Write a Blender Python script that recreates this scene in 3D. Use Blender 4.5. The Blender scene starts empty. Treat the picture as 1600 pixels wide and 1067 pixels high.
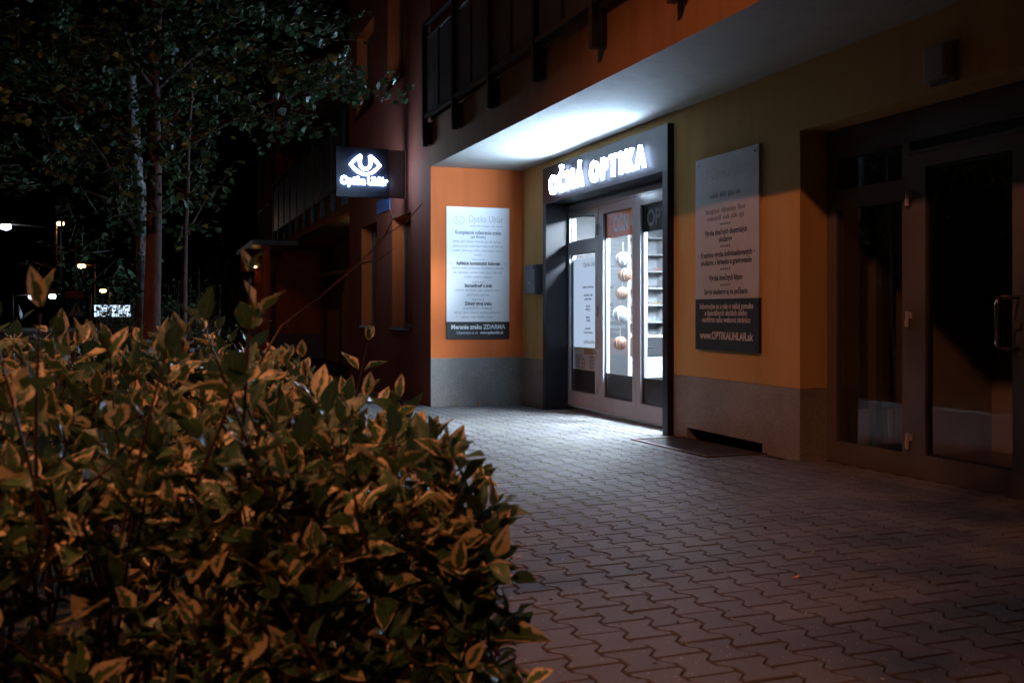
import bpy, math, random
import numpy as np
from mathutils import Vector, Matrix

R = math.radians
random.seed(7)
rng = np.random.default_rng(11)
scene = bpy.context.scene
col = scene.collection

# ------------------------------------------------------------------ camera
CAM_YAW = math.atan(560 / 1556)            # the shop wall runs along +Y
cam_data = bpy.data.cameras.new('camera')
cam_data.sensor_width = 36.0
cam_data.lens = 36.0 * 1556 / 1600
cam_data.shift_y = -43.5 / 1600
cam_data.clip_start = 0.05
cam_data.clip_end = 1500
cam_data.dof.use_dof = True
cam_data.dof.focus_distance = 9.0
cam_data.dof.aperture_fstop = 5.0
cam = bpy.data.objects.new('camera', cam_data)
cam.location = (0, 0, 1.2)
cam.rotation_euler = (R(90), 0, -CAM_YAW)
col.objects.link(cam)
scene.camera = cam

# ------------------------------------------------------------------ night sky
world = bpy.data.worlds.new('World')
scene.world = world
world.use_nodes = True
wn = world.node_tree
wn.nodes.clear()
sky = wn.nodes.new('ShaderNodeTexSky')
sky.sky_type = 'NISHITA'
sky.sun_disc = False
sky.sun_elevation = R(-7)
sky.sun_rotation = R(200)
bg = wn.nodes.new('ShaderNodeBackground')
bg.inputs['Strength'].default_value = 0.05
wo = wn.nodes.new('ShaderNodeOutputWorld')
wn.links.new(sky.outputs[0], bg.inputs['Color'])
wn.links.new(bg.outputs[0], wo.inputs['Surface'])

# ------------------------------------------------------------------ exposure and light levels
scene.view_settings.view_transform = 'Standard'
scene.view_settings.look = 'None'
scene.view_settings.exposure = 0.0
scene.view_settings.gamma = 1.0
scene.view_settings.use_curve_mapping = False
SODIUM = (1.0, 0.345, 0.165)
COOL = (0.50, 0.715, 1.0)
STREET_LAMPS = (((-3.2, 3.3, 8.8), 1950, 120, 0.2, 'sodium street lamp standing at the left beside the shrub bed'),
                ((-3.2, -5.6, 8.8), 2000, 150, 0.9, 'sodium street lamp standing behind the camera on the left'),
                ((-6.5, 21.0, 8.8), 160, 170, 0.5, 'sodium street lamp left of the view, across from the far facade'))
SIGN_FACE = 390.0
SIGN_HALO = 15.0
BLADE_FACE = 55.0
BLADE_HALO = 34.0
SHOP_PANEL = 800.0
LOBBY_LAMP = 22.0
try:
    scene.cycles.use_denoising = True
    scene.cycles.max_bounces = 8
    scene.cycles.transparent_max_bounces = 16
    scene.cycles.sample_clamp_indirect = 6.0
    scene.cycles.caustics_reflective = False
    scene.cycles.caustics_refractive = False
except Exception:
    pass


# ================================================================== helpers
def lin(c):
    return tuple(((v / 12.92) if v <= 0.04045 else ((v + 0.055) / 1.055) ** 2.4) for v in c)


class NT:
    def __init__(self, name):
        self.m = bpy.data.materials.new(name)
        self.m.use_nodes = True
        self.t = self.m.node_tree
        self.t.nodes.clear()
        self.out = self.n('ShaderNodeOutputMaterial')

    def n(self, typ, **kw):
        nd = self.t.nodes.new(typ)
        for k, v in kw.items():
            setattr(nd, k, v)
        return nd

    def l(self, a, b):
        self.t.links.new(a, b)

    def math(self, op, a, b=None, clamp=False):
        nd = self.n('ShaderNodeMath', operation=op, use_clamp=clamp)
        for i, v in enumerate((a, b)):
            if v is None:
                continue
            if isinstance(v, (int, float)):
                nd.inputs[i].default_value = v
            else:
                self.l(v, nd.inputs[i])
        return nd.outputs[0]

    def noise(self, scale, detail=3, rough=0.55, coord=None):
        nd = self.n('ShaderNodeTexNoise')
        nd.inputs['Scale'].default_value = scale
        nd.inputs['Detail'].default_value = detail
        nd.inputs['Roughness'].default_value = rough
        if coord is not None:
            self.l(coord, nd.inputs['Vector'])
        return nd.outputs['Fac']

    def ramp(self, fac, stops):
        nd = self.n('ShaderNodeValToRGB')
        el = nd.color_ramp.elements
        while len(el) < len(stops):
            el.new(0.5)
        for e, (p, c) in zip(el, stops):
            e.position = p
            e.color = (*c, 1) if len(c) == 3 else c
        self.l(fac, nd.inputs[0])
        return nd.outputs[0]

    def mix(self, fac, a, b, blend='MIX'):
        nd = self.n('ShaderNodeMix', data_type='RGBA', blend_type=blend)
        for key, v in ((0, fac), (6, a), (7, b)):
            if isinstance(v, (int, float)):
                nd.inputs[key].default_value = v
            elif isinstance(v, tuple):
                nd.inputs[key].default_value = (*v, 1)
            else:
                self.l(v, nd.inputs[key])
        return nd.outputs[2]

    def principled(self, color, rough=0.6, metal=0.0, spec=0.5, bump=None, bump_d=0.004, bump_s=0.5, coat=0.0):
        p = self.n('ShaderNodeBsdfPrincipled')
        for key, v in (('Base Color', color), ('Roughness', rough), ('Metallic', metal)):
            if isinstance(v, tuple):
                p.inputs[key].default_value = (*v, 1)
            elif isinstance(v, (int, float)):
                p.inputs[key].default_value = v
            else:
                self.l(v, p.inputs[key])
        p.inputs['Specular IOR Level'].default_value = spec
        p.inputs['Coat Weight'].default_value = coat
        p.inputs['Coat Roughness'].default_value = 0.08
        if bump is not None:
            b = self.n('ShaderNodeBump')
            b.inputs['Distance'].default_value = bump_d
            b.inputs['Strength'].default_value = bump_s
            self.l(bump, b.inputs['Height'])
            self.l(b.outputs[0], p.inputs['Normal'])
        return p

    def finish(self, shader):
        self.l(shader.outputs[0], self.out.inputs['Surface'])
        return self.m

    def pos(self):
        return self.n('ShaderNodeNewGeometry').outputs['Position']

    def objc(self):
        return self.n('ShaderNodeTexCoord').outputs['Object']


MATS = {}


def simple(name, color, rough=0.5, metal=0.0, spec=0.5, coat=0.0, var=0.12, scale=12.0, bump=0.0):
    if name in MATS:
        return MATS[name]
    t = NT(name)
    n = t.noise(scale, 4, coord=t.pos())
    c = t.mix(t.ramp(n, [(0.3, (0, 0, 0)), (0.7, (1, 1, 1))]),
              tuple(v * (1 - var) for v in color), tuple(min(1, v * (1 + var)) for v in color))
    rr = t.math('ADD', t.math('MULTIPLY', n, 0.12), rough - 0.06, clamp=True)
    p = t.principled(c, rr, metal, spec, bump=t.noise(260, 2, coord=t.pos()) if bump else None,
                     bump_d=bump or 0.001, bump_s=0.5, coat=coat)
    MATS[name] = t.finish(p)
    return MATS[name]


def plaster(name, color, stain=0.45):
    t = NT(name)
    pos = t.pos()
    big = t.noise(0.9, 5, 0.6, pos)
    mp = t.n('ShaderNodeMapping')
    mp.inputs['Scale'].default_value = (5.0, 5.0, 0.45)
    t.l(pos, mp.inputs['Vector'])
    streak = t.noise(1.3, 4, 0.6, mp.outputs[0])
    grain = t.noise(240, 2, 0.6, pos)
    mid = t.noise(34, 4, 0.65, pos)
    c = t.mix(t.ramp(big, [(0.3, (0, 0, 0)), (0.75, (1, 1, 1))]), tuple(v * 0.86 for v in color), color)
    c = t.mix(t.math('MULTIPLY', t.ramp(streak, [(0.48, (0, 0, 0)), (0.78, (1, 1, 1))]), stain), c,
              tuple(v * 0.5 for v in color))
    c = t.mix(t.math('MULTIPLY', t.ramp(grain, [(0.42, (1, 1, 1)), (0.56, (0, 0, 0))]), 0.35), c,
              tuple(v * 0.6 for v in color))
    h = t.math('ADD', t.math('MULTIPLY', grain, 0.6), mid)
    return t.finish(t.principled(c, 0.85, spec=0.25, bump=h, bump_d=0.0035, bump_s=0.6))


def emission(name, color, strength):
    t = NT(name)
    e = t.n('ShaderNodeEmission')
    e.inputs['Color'].default_value = (*color, 1)
    e.inputs['Strength'].default_value = strength
    return t.finish(e)


def glass_mat(name, tint=(0.93, 0.96, 0.97), f0=0.07, rough=0.0):
    t = NT(name)
    lw = t.n('ShaderNodeLayerWeight')
    lw.inputs['Blend'].default_value = 0.5
    f = t.math('POWER', lw.outputs['Facing'], 5.0)
    f = t.math('ADD', t.math('MULTIPLY', f, 1 - f0), f0, clamp=True)
    tr = t.n('ShaderNodeBsdfTransparent')
    tr.inputs['Color'].default_value = (*tint, 1)
    gl = t.n('ShaderNodeBsdfGlossy')
    gl.inputs['Roughness'].default_value = rough
    gl.inputs['Color'].default_value = (0.95, 0.97, 1, 1)
    mx = t.n('ShaderNodeMixShader')
    t.l(f, mx.inputs[0])
    t.l(tr.outputs[0], mx.inputs[1])
    t.l(gl.outputs[0], mx.inputs[2])
    return t.finish(mx)


class MB:
    """collects polygons in world coordinates; build() links them as one mesh object"""

    def __init__(self):
        self.v, self.f, self.mi = [], [], []

    def poly(self, pts, mi=0):
        i = len(self.v)
        self.v += [tuple(p) for p in pts]
        self.f.append(list(range(i, i + len(pts))))
        self.mi.append(mi)
        return self

    def box(self, a, b, mi=0):
        x0, x1 = sorted((a[0], b[0])); y0, y1 = sorted((a[1], b[1])); z0, z1 = sorted((a[2], b[2]))
        i = len(self.v)
        self.v += [(x0, y0, z0), (x1, y0, z0), (x1, y1, z0), (x0, y1, z0), (x0, y0, z1), (x1, y0, z1), (x1, y1, z1), (x0, y1, z1)]
        for q in ((0, 3, 2, 1), (4, 5, 6, 7), (0, 1, 5, 4), (1, 2, 6, 5), (2, 3, 7, 6), (3, 0, 4, 7)):
            self.f.append([i + k for k in q]); self.mi.append(mi)
        return self

    def tube(self, pts, rad, n=8, cap=True, mi=0):
        pts = [Vector(p) for p in pts]
        if isinstance(rad, (int, float)):
            rad = [rad] * len(pts)
        base = len(self.v)
        up = Vector((0, 0, 1))
        prev = None
        for k, p in enumerate(pts):
            d = (pts[min(k + 1, len(pts) - 1)] - pts[max(k - 1, 0)]).normalized()
            if prev is None:
                a = d.cross(up if abs(d.z) < 0.9 else Vector((1, 0, 0))).normalized()
            else:
                a = (prev - d * prev.dot(d)).normalized()
            prev = a
            b = d.cross(a)
            for j in range(n):
                t = 2 * math.pi * j / n
                self.v.append(tuple(p + (a * math.cos(t) + b * math.sin(t)) * rad[k]))
        for k in range(len(pts) - 1):
            for j in range(n):
                self.f.append([base + k * n + j, base + k * n + (j + 1) % n, base + (k + 1) * n + (j + 1) % n, base + (k + 1) * n + j])
                self.mi.append(mi)
        if cap:
            self.f.append([base + j for j in range(n)][::-1]); self.mi.append(mi)
            self.f.append([base + (len(pts) - 1) * n + j for j in range(n)]); self.mi.append(mi)
        return self

    def ball(self, c, r, seg=14, rings=9, sq=(1, 1, 1), mi=0):
        base = len(self.v)
        for i in range(rings + 1):
            th = math.pi * i / rings
            for j in range(seg):
                ph = 2 * math.pi * j / seg
                self.v.append((c[0] + r * sq[0] * math.sin(th) * math.cos(ph), c[1] + r * sq[1] * math.sin(th) * math.sin(ph), c[2] + r * sq[2] * math.cos(th)))
        for i in range(rings):
            for j in range(seg):
                self.f.append([base + i * seg + j, base + (i + 1) * seg + j, base + (i + 1) * seg + (j + 1) % seg, base + i * seg + (j + 1) % seg])
                self.mi.append(mi)
        return self

    def build(self, name, mats, parent=None, smooth=False, bevel=0.0):
        off = Vector((0, 0, 0))
        p = parent
        while p is not None:
            off += p.location
            p = p.parent
        me = bpy.data.meshes.new(name)
        me.from_pydata([tuple(Vector(v) - off) for v in self.v], [], self.f)
        if not isinstance(mats, (list, tuple)):
            mats = [mats]
        for m in mats:
            me.materials.append(m)
        if len(mats) > 1:
            me.polygons.foreach_set('material_index', self.mi)
        if smooth:
            me.polygons.foreach_set('use_smooth', [True] * len(me.polygons))
        me.update()
        o = bpy.data.objects.new(name, me)
        col.objects.link(o)
        if parent is not None:
            o.parent = parent
        if bevel:
            b = o.modifiers.new('bevel', 'BEVEL')
            b.width = bevel
            b.segments = 2
            b.limit_method = 'ANGLE'
        return o


def tag(o, label=None, cat=None, group=None, kind=None):
    if label:
        o['label'] = label
    if cat:
        o['category'] = cat
    if group:
        o['group'] = group
    if kind:
        o['kind'] = kind
    return o


def empty(name, loc, label, cat, group=None):
    o = bpy.data.objects.new(name, None)
    o.empty_display_size = 0.1
    o.location = loc
    col.objects.link(o)
    return tag(o, label, cat, group)


def gz(y):
    """the ground falls gently away along the street"""
    return -0.0135 * (min(max(y, -3.0), 17.0) - 8.7)


TEXT_AXES = {'-x': (Vector((0, -1, 0)), Vector((0, 0, 1)), Vector((-1, 0, 0))),
             '-y': (Vector((1, 0, 0)), Vector((0, 0, 1)), Vector((0, -1, 0))),
             '+y': (Vector((-1, 0, 0)), Vector((0, 0, 1)), Vector((0, 1, 0)))}


def text(name, s, size, at, facing, mats, parent, align='CENTER', bold=0.0, extrude=0.0, width=None, squeeze=1.0, res=3):
    """lettering as mesh; at = centre of the baseline; width fits the line to a real width"""
    cu = bpy.data.curves.new('lettering', 'FONT')
    cu.body = s
    cu.size = size
    cu.align_x = align
    cu.offset = bold
    cu.extrude = extrude
    cu.resolution_u = res
    tmp = bpy.data.objects.new('lettering', cu)
    col.objects.link(tmp)
    dg = bpy.context.evaluated_depsgraph_get()
    me = bpy.data.meshes.new_from_object(tmp.evaluated_get(dg))
    bpy.data.objects.remove(tmp)
    bpy.data.curves.remove(cu)
    n = len(me.vertices)
    co = np.empty(n * 3)
    me.vertices.foreach_get('co', co)
    co = co.reshape(-1, 3)
    if width and n:
        w = co[:, 0].max() - co[:, 0].min()
        squeeze = width / w
    a, b, c = TEXT_AXES[facing]
    off = Vector(at)
    p = parent
    while p is not None:
        off -= p.location
        p = p.parent
    M = np.array([a, b, c])
    co = np.stack([co[:, 0] * squeeze, co[:, 1], co[:, 2]], 1) @ M + np.array(off)
    me.vertices.foreach_set('co', co.ravel())
    me.materials.clear()
    if not isinstance(mats, (list, tuple)):
        mats = [mats]
    for m in mats:
        me.materials.append(m)
    me.update()
    if len(mats) > 1:
        cn = np.array(c)
        idx = [0 if np.dot(np.array(pl.normal), cn) > 0.9 else 1 for pl in me.polygons]
        me.polygons.foreach_set('material_index', idx)
    else:
        me.polygons.foreach_set('material_index', [0] * len(me.polygons))
    me.name = name
    o = bpy.data.objects.new(name, me)
    col.objects.link(o)
    o.parent = parent
    return o


def print_row(parent, centre, width, height, facing, mat):
    """a row of print too small to read: word-sized runs of short strokes"""
    a, b, c = TEXT_AXES[facing]
    ctr = Vector(centre)
    m = MB()
    u = -width / 2
    while u < width / 2 - height:
        word = min(random.uniform(2.0, 6.5) * height, width / 2 - u)
        e = u + word
        while u < e - 0.3 * height:
            w = height * random.uniform(0.30, 0.55)
            h0 = -0.25 * height if random.random() < 0.12 else 0.0
            h1 = height * (1.0 if random.random() < 0.3 else 0.68)
            p = [ctr + a * (u + du) + b * dv for du, dv in ((0, h0), (w * 0.62, h0), (w * 0.62, h1), (0, h1))]
            m.poly(p)
            u += w
        u += 0.55 * height
    return m.build('print_line', mat, parent)


def eye_logo(name, at, size, facing, mat, parent, rad=0.045, depth=0.0, sides=None):
    """the shop's mark: a pointed eye outline, open at the top, with a U for the iris"""
    a, b, c = TEXT_AXES[facing]
    at = Vector(at)

    def W(u, v, w=0.0):
        return at + a * (u * size) + b * (v * size) + c * w
    outer = [(-0.17, 0.33), (-0.30, 0.24), (-0.44, 0.11), (-0.56, -0.02), (-0.42, -0.17), (-0.25, -0.30), (-0.08, -0.37), (0.08, -0.37), (0.25, -0.30), (0.42, -0.17), (0.56, -0.02), (0.44, 0.11), (0.30, 0.24), (0.17, 0.33)]
    iris = [(-0.17, 0.33), (-0.20, 0.20), (-0.21, 0.05), (-0.17, -0.08), (-0.09, -0.155), (0, -0.18), (0.09, -0.155), (0.17, -0.08), (0.21, 0.05), (0.20, 0.20), (0.17, 0.33)]
    m = MB()
    r = rad * size
    for line in (outer, iris):
        L, Rr = [], []
        n = len(line)
        for i in range(n):
            p0 = line[max(i - 1, 0)]; p1 = line[min(i + 1, n - 1)]
            d = math.hypot(p1[0] - p0[0], p1[1] - p0[1])
            nx, ny = -(p1[1] - p0[1]) / d, (p1[0] - p0[0]) / d
            L.append((line[i][0] + nx * rad, line[i][1] + ny * rad))
            Rr.append((line[i][0] - nx * rad, line[i][1] - ny * rad))
        for i in range(n - 1):
            m.poly([W(*Rr[i], depth), W(*Rr[i + 1], depth), W(*L[i + 1], depth), W(*L[i], depth)], 0)
            if depth:
                m.poly([W(*L[i], depth), W(*L[i + 1], depth), W(*L[i + 1]), W(*L[i])], 1)
                m.poly([W(*Rr[i + 1], depth), W(*Rr[i], depth), W(*Rr[i]), W(*Rr[i + 1])], 1)
                m.poly([W(*L[i]), W(*L[i + 1]), W(*Rr[i + 1]), W(*Rr[i])], 1)
    return m.build(name, [mat, sides] if sides else mat, parent)


# ------------------------------------------------------------------ materials
M_YELLOW = plaster('plaster_yellow', (0.53, 0.33, 0.125))
M_ORANGE = plaster('plaster_orange', (0.74, 0.175, 0.045))
M_FASCIA = plaster('plaster_ochre_band', (0.30, 0.155, 0.065), 0.6)
M_CREAM = plaster('plaster_cream', (0.40, 0.385, 0.35), 0.35)
M_DARKRED = plaster('plaster_terracotta', (0.27, 0.085, 0.055))


def marmolit():
    t = NT('pebble_plinth')
    pos = t.pos()
    vo = t.n('ShaderNodeTexVoronoi')
    vo.inputs['Scale'].default_value = 330
    t.l(pos, vo.inputs['Vector'])
    sep = t.n('ShaderNodeSeparateColor')
    t.l(vo.outputs['Color'], sep.inputs[0])
    c = t.ramp(sep.outputs[0], [(0.0, (0.08, 0.075, 0.07)), (0.35, (0.17, 0.16, 0.15)), (0.7, (0.26, 0.24, 0.225)), (1.0, (0.42, 0.39, 0.36))])
    big = t.noise(2.2, 5, 0.6, pos)
    c = t.mix(t.ramp(big, [(0.4, (0, 0, 0)), (0.75, (0.55, 0.55, 0.55))]), c, (0.10, 0.085, 0.07))
    return t.finish(t.principled(c, 0.55, spec=0.4, bump=vo.outputs['Distance'], bump_d=0.002, bump_s=0.6))


M_PLINTH = marmolit()
M_METAL_DARK = simple('anthracite_sheet', (0.010, 0.011, 0.015), 0.42, 0.0, 0.25, var=0.2, scale=3)
M_FRAME = simple('grey_door_frame', (0.42, 0.44, 0.48), 0.30, 0.0, 0.4, coat=0.2, var=0.06, scale=4)
M_FRAME_DARK = simple('dark_entrance_frame', (0.085, 0.078, 0.075), 0.32, 0.0, 0.5, var=0.08, scale=4)
M_STEEL = simple('brushed_steel', (0.55, 0.53, 0.50), 0.22, 1.0, var=0.1, scale=30)
M_RAIL = simple('black_rail_paint', (0.018, 0.018, 0.02), 0.38, 0.0, 0.5, var=0.25, scale=15)
M_PANEL = simple('smoked_railing_panel', (0.085, 0.085, 0.092), 0.30, 0.0, 0.6, var=0.2, scale=2)
M_GLASS = glass_mat('door_glass')
M_GLASS_DARK = glass_mat('tinted_glass', (0.82, 0.84, 0.85), 0.06)
M_BLACK = simple('black_print', (0.012, 0.012, 0.014), 0.45, var=0.1)
M_BLACK_GLOSS = simple('black_acrylic', (0.014, 0.016, 0.022), 0.22, 0.0, 0.6, var=0.2, scale=5)
M_WHITE_SHEET = simple('white_poster_sheet', (0.80, 0.80, 0.80), 0.42, var=0.03, scale=5)
M_GREY_SHEET = simple('brushed_board_sheet', (0.40, 0.40, 0.42), 0.38, 0.0, 0.5, var=0.05, scale=6)
M_PRINT_GREY = simple('grey_print', (0.22, 0.23, 0.26), 0.5, var=0.1)
M_PRINT_LIGHT = simple('pale_grey_print', (0.42, 0.43, 0.46), 0.5, var=0.1)
M_PRINT_WHITE = simple('white_print', (0.75, 0.75, 0.76), 0.5, var=0.05)
M_PRINT_TAN = simple('tan_print', (0.50, 0.44, 0.40), 0.5, var=0.05)
M_PRINT_RED = simple('red_print', (0.60, 0.06, 0.05), 0.5, var=0.05)


def film(name, color, through):
    t = NT(name)
    n_ = t.noise(7, 3, 0.5, t.pos())
    c_ = t.mix(n_, tuple(v * 0.9 for v in color), color)
    p_ = t.principled(c_, 0.45)
    tl_ = t.n('ShaderNodeBsdfTranslucent')
    t.l(c_, tl_.inputs['Color'])
    mx_ = t.n('ShaderNodeMixShader')
    mx_.inputs[0].default_value = through
    t.l(p_.outputs[0], mx_.inputs[1]); t.l(tl_.outputs[0], mx_.inputs[2])
    return t.finish(mx_)


M_BANNER_ORANGE = film('orange_banner_sheet', (0.68, 0.19, 0.04), 0.07)
M_BANNER_PRINT = film('white_banner_print', (0.75, 0.75, 0.76), 0.07)
M_WHITE_WALL = simple('white_interior_paint', (0.20, 0.205, 0.215), 0.7, var=0.03)
M_WHITE_LAM = simple('white_laminate', (0.24, 0.245, 0.26), 0.3, var=0.02)
M_GREY_LAM = simple('grey_laminate', (0.016, 0.016, 0.018), 0.35, var=0.05)
M_TILE = simple('dark_floor_tile', (0.045, 0.042, 0.04), 0.3, var=0.2, scale=3)
M_LOBBY = simple('lobby_paint', (0.22, 0.18, 0.14), 0.7, var=0.08, scale=3)
M_PLASTIC = simple('pale_plastic', (0.20, 0.19, 0.175), 0.5, var=0.05)
M_PARTITION = simple('anthracite_laminate', (0.003, 0.003, 0.004), 0.7, var=0.1, scale=3)
M_HINGE = simple('satin_hinge', (0.42, 0.41, 0.40), 0.35, 0.3, var=0.1, scale=20)
M_KICK = simple('dark_kick_panel', (0.06, 0.058, 0.056), 0.2, var=0.1, scale=3)
M_MAILBOX = simple('mailbox_paint', (0.045, 0.05, 0.06), 0.35, var=0.15, scale=8)
M_RUST = simple('rusty_steel', (0.08, 0.045, 0.032), 0.6, 0.4, var=0.45, scale=40)
M_GALV = simple('galvanised_steel', (0.12, 0.115, 0.11), 0.42, 0.6, var=0.25, scale=40)
M_PITBLACK = simple('dark_concrete', (0.02, 0.018, 0.016), 0.9, var=0.3, scale=8)

L_SIGN = emission('lit_letter_face', COOL, SIGN_FACE)
L_SIGN_SIDE = emission('lit_letter_halo', (0.50, 0.66, 1.0), SIGN_HALO)
L_BLADE = emission('lit_logo_face', (0.62, 0.80, 1.0), BLADE_FACE)
L_BLADE_SIDE = emission('lit_logo_halo', (0.35, 0.52, 1.0), BLADE_HALO)
L_PANEL = emission('ceiling_light_diffuser', (0.74, 0.87, 1.0), SHOP_PANEL)
L_PANEL_DIM = emission('dimmed_light_diffuser', (0.74, 0.87, 1.0), SHOP_PANEL * 0.03)
L_SODIUM = emission('sodium_lens', (1.0, 0.50, 0.16), 30)
L_LED = emission('led_lens', (0.62, 0.82, 1.0), 26)
L_SCREEN = emission('screen_glow', (0.62, 0.80, 1.0), 1.6)
L_WARM = emission('warm_lens', (1.0, 0.62, 0.28), LOBBY_LAMP)

# ================================================================== ground
t = NT('bare_soil')
pos = t.pos()
n1 = t.noise(6, 6, 0.6, pos)
M_SOIL = t.finish(t.principled(t.ramp(n1, [(0.35, (0.022, 0.018, 0.012)), (0.6, (0.05, 0.042, 0.028)), (0.75, (0.035, 0.045, 0.02))]), 0.95, spec=0.2,
                               bump=t.noise(40, 5, 0.65, pos), bump_d=0.03))
m = MB()
ys = [-300, -3, 17, 500]
zs = [gz(-3) - 0.05, gz(-3) - 0.05, gz(17) - 0.05, gz(17) - 0.05]
for i in range(3):
    m.poly([(-350, ys[i], zs[i]), (350, ys[i], zs[i]), (350, ys[i + 1], zs[i + 1]), (-350, ys[i + 1], zs[i + 1])])
ground = tag(m.build('ground', M_SOIL), kind='structure')

t = NT('asphalt')
pos = t.pos()
M_ASPHALT = t.finish(t.principled(t.ramp(t.noise(90, 4, 0.7, pos), [(0.3, (0.03, 0.03, 0.032)), (0.7, (0.065, 0.063, 0.062))]), 0.75, bump=t.noise(220, 3, 0.6, pos), bump_d=0.004))
m = MB()
rz = gz(17) - 0.03
m.poly([(-30, 24, rz), (-3.2, 24, rz), (-1.2, 140, rz), (-30, 140, rz)])
road = tag(m.build('road', M_ASPHALT), kind='structure')


# ------------------------------------------------------------------ pavement of bone-shaped pavers
def paver_material():
    t = NT('concrete_paver')
    pos = t.pos()
    oi = t.n('ShaderNodeObjectInfo')
    ge = t.n('ShaderNodeNewGeometry')
    rnd = t.math('FRACT', t.math('ADD', oi.outputs['Random'], ge.outputs['Random Per Island']))
    base = t.ramp(rnd, [(0.0, (0.078, 0.075, 0.077)), (0.5, (0.100, 0.097, 0.099)), (1.0, (0.124, 0.121, 0.123))])
    patch = t.noise(1.6, 5, 0.6, pos)
    base = t.mix(t.ramp(patch, [(0.42, (0, 0, 0)), (0.72, (0.5, 0.5, 0.5))]), base, (0.065, 0.058, 0.055))
    grain = t.noise(420, 2, 0.7, pos)
    base = t.mix(t.ramp(grain, [(0.35, (0.55, 0.55, 0.55)), (0.55, (0, 0, 0))]), base, (0.07, 0.06, 0.055))
    vo = t.n('ShaderNodeTexVoronoi')
    vo.inputs['Scale'].default_value = 95
    t.l(pos, vo.inputs['Vector'])
    sep = t.n('ShaderNodeSeparateColor')
    t.l(vo.outputs['Color'], sep.inputs[0])
    fleck = t.math('MULTIPLY', t.math('GREATER_THAN', sep.outputs[0], 0.95), t.math('LESS_THAN', vo.outputs['Distance'], 0.22))
    base = t.mix(fleck, base, (0.62, 0.60, 0.58))
    h = t.math('ADD', t.math('MULTIPLY', grain, 0.5), t.noise(60, 4, 0.6, pos))
    return t.finish(t.principled(base, 0.78, spec=0.35, bump=h, bump_d=0.003, bump_s=0.5))


M_PAVER = paver_material()


def joint_material():
    t = NT('sandy_joint_with_moss')
    pos = t.pos()
    n = t.noise(1.1, 5, 0.65, pos)
    f = t.noise(60, 3, 0.6, pos)
    c = t.ramp(f, [(0.3, (0.012, 0.010, 0.008)), (0.7, (0.03, 0.025, 0.020))])
    moss = t.ramp(f, [(0.3, (0.08, 0.10, 0.012)), (0.7, (0.24, 0.27, 0.04))])
    sp = t.n('ShaderNodeSeparateXYZ')
    t.l(pos, sp.inputs[0])
    band = t.math('MULTIPLY', t.math('DIVIDE', t.math('SUBTRACT', sp.outputs[1], 4.6), 1.8, clamp=True), t.math('SUBTRACT', 4.1, sp.outputs[0], clamp=True))
    c = t.mix(t.math('MULTIPLY', t.ramp(n, [(0.44, (0, 0, 0)), (0.54, (1, 1, 1))]), band), c, moss)
    return t.finish(t.principled(c, 0.95, spec=0.15, bump=f, bump_d=0.004))


pavement = empty('pavement', (2.9, 8.7, 0.0), None, None)
tag(pavement, kind='structure')
M_JOINT = joint_material()
m = MB()
SK = 0.0046
for (x0, x1, y0, y1) in ((0.95, 4.255, -2.0, 17.0), (4.255, 5.12, -2.0, 7.12), (4.255, 5.12, 8.52, 13.2)):
    m.poly([(x0, y0, gz(y0) - SK), (x1, y0, gz(y0) - SK), (x1, y1, gz(y1) - SK), (x0, y1, gz(y1) - SK)])
m.poly([(0.95, 17, gz(17) - SK), (3.6, 17, gz(17) - SK), (3.6, 34, gz(34) - SK), (0.95, 34, gz(34) - SK)])
tag(m.build('joint_sand', M_JOINT, pavement), kind='stuff')

t = NT('joint_moss')
pos = t.pos()
n_ = t.math('ADD', t.noise(0.9, 4, 0.6, pos), t.math('MULTIPLY', t.noise(9, 4, 0.7, pos), 0.35))
f_ = t.noise(130, 3, 0.6, pos)
bs = t.principled(t.ramp(f_, [(0.3, (0.045, 0.060, 0.008)), (0.7, (0.17, 0.20, 0.03))]), 0.95, spec=0.1, bump=f_, bump_d=0.004)
tr = t.n('ShaderNodeBsdfTransparent')
mx = t.n('ShaderNodeMixShader')
t.l(t.ramp(n_, [(0.60, (0, 0, 0)), (0.66, (1, 1, 1))]), mx.inputs[0])
t.l(tr.outputs[0], mx.inputs[1]); t.l(bs.outputs[0], mx.inputs[2])
M_MOSS = t.finish(mx)
m = MB()
for k in range(8):
    y0, y1 = 5.0 + k, 6.0 + k
    m.poly([(1.1, y0, gz(y0) - 0.0024), (4.0, y0, gz(y0) - 0.0024), (4.0, y1, gz(y1) - 0.0024), (1.1, y1, gz(y1) - 0.0024)])
tag(m.build('joint_moss', M_MOSS, pavement), kind='stuff')
PL, PW, PN, PITCH = 0.200, 0.188, 0.116, 0.152      # length, wide end, waist, column pitch
JH = 0.0038


def paver_outline(inset):
    hw, hn, hl = PW / 2 - JH - inset, PN / 2 - JH - inset, PL / 2 - JH - inset
    e, w = 0.030, 0.066
    return [(-hw, -hl), (hw, -hl), (hw, -w), (hn, -e), (hn, e), (hw, w), (hw, hl), (-hw, hl), (-hw, w), (-hn, e), (-hn, -e), (-hw, -w)]


def paver_geo():
    a, b = paver_outline(0.0), paver_outline(0.0045)
    v = [(x, y, 0.0) for x, y in b] + [(x, y, -0.0045) for x, y in a] + [(x, y, -0.05) for x, y in a]
    n = len(a)
    f = [list(range(n))]
    for k in (0, n):
        for i in range(n):
            j = (i + 1) % n
            f.append([k + j, k + i, k + n + i, k + n + j])
    return np.array(v), f


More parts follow.
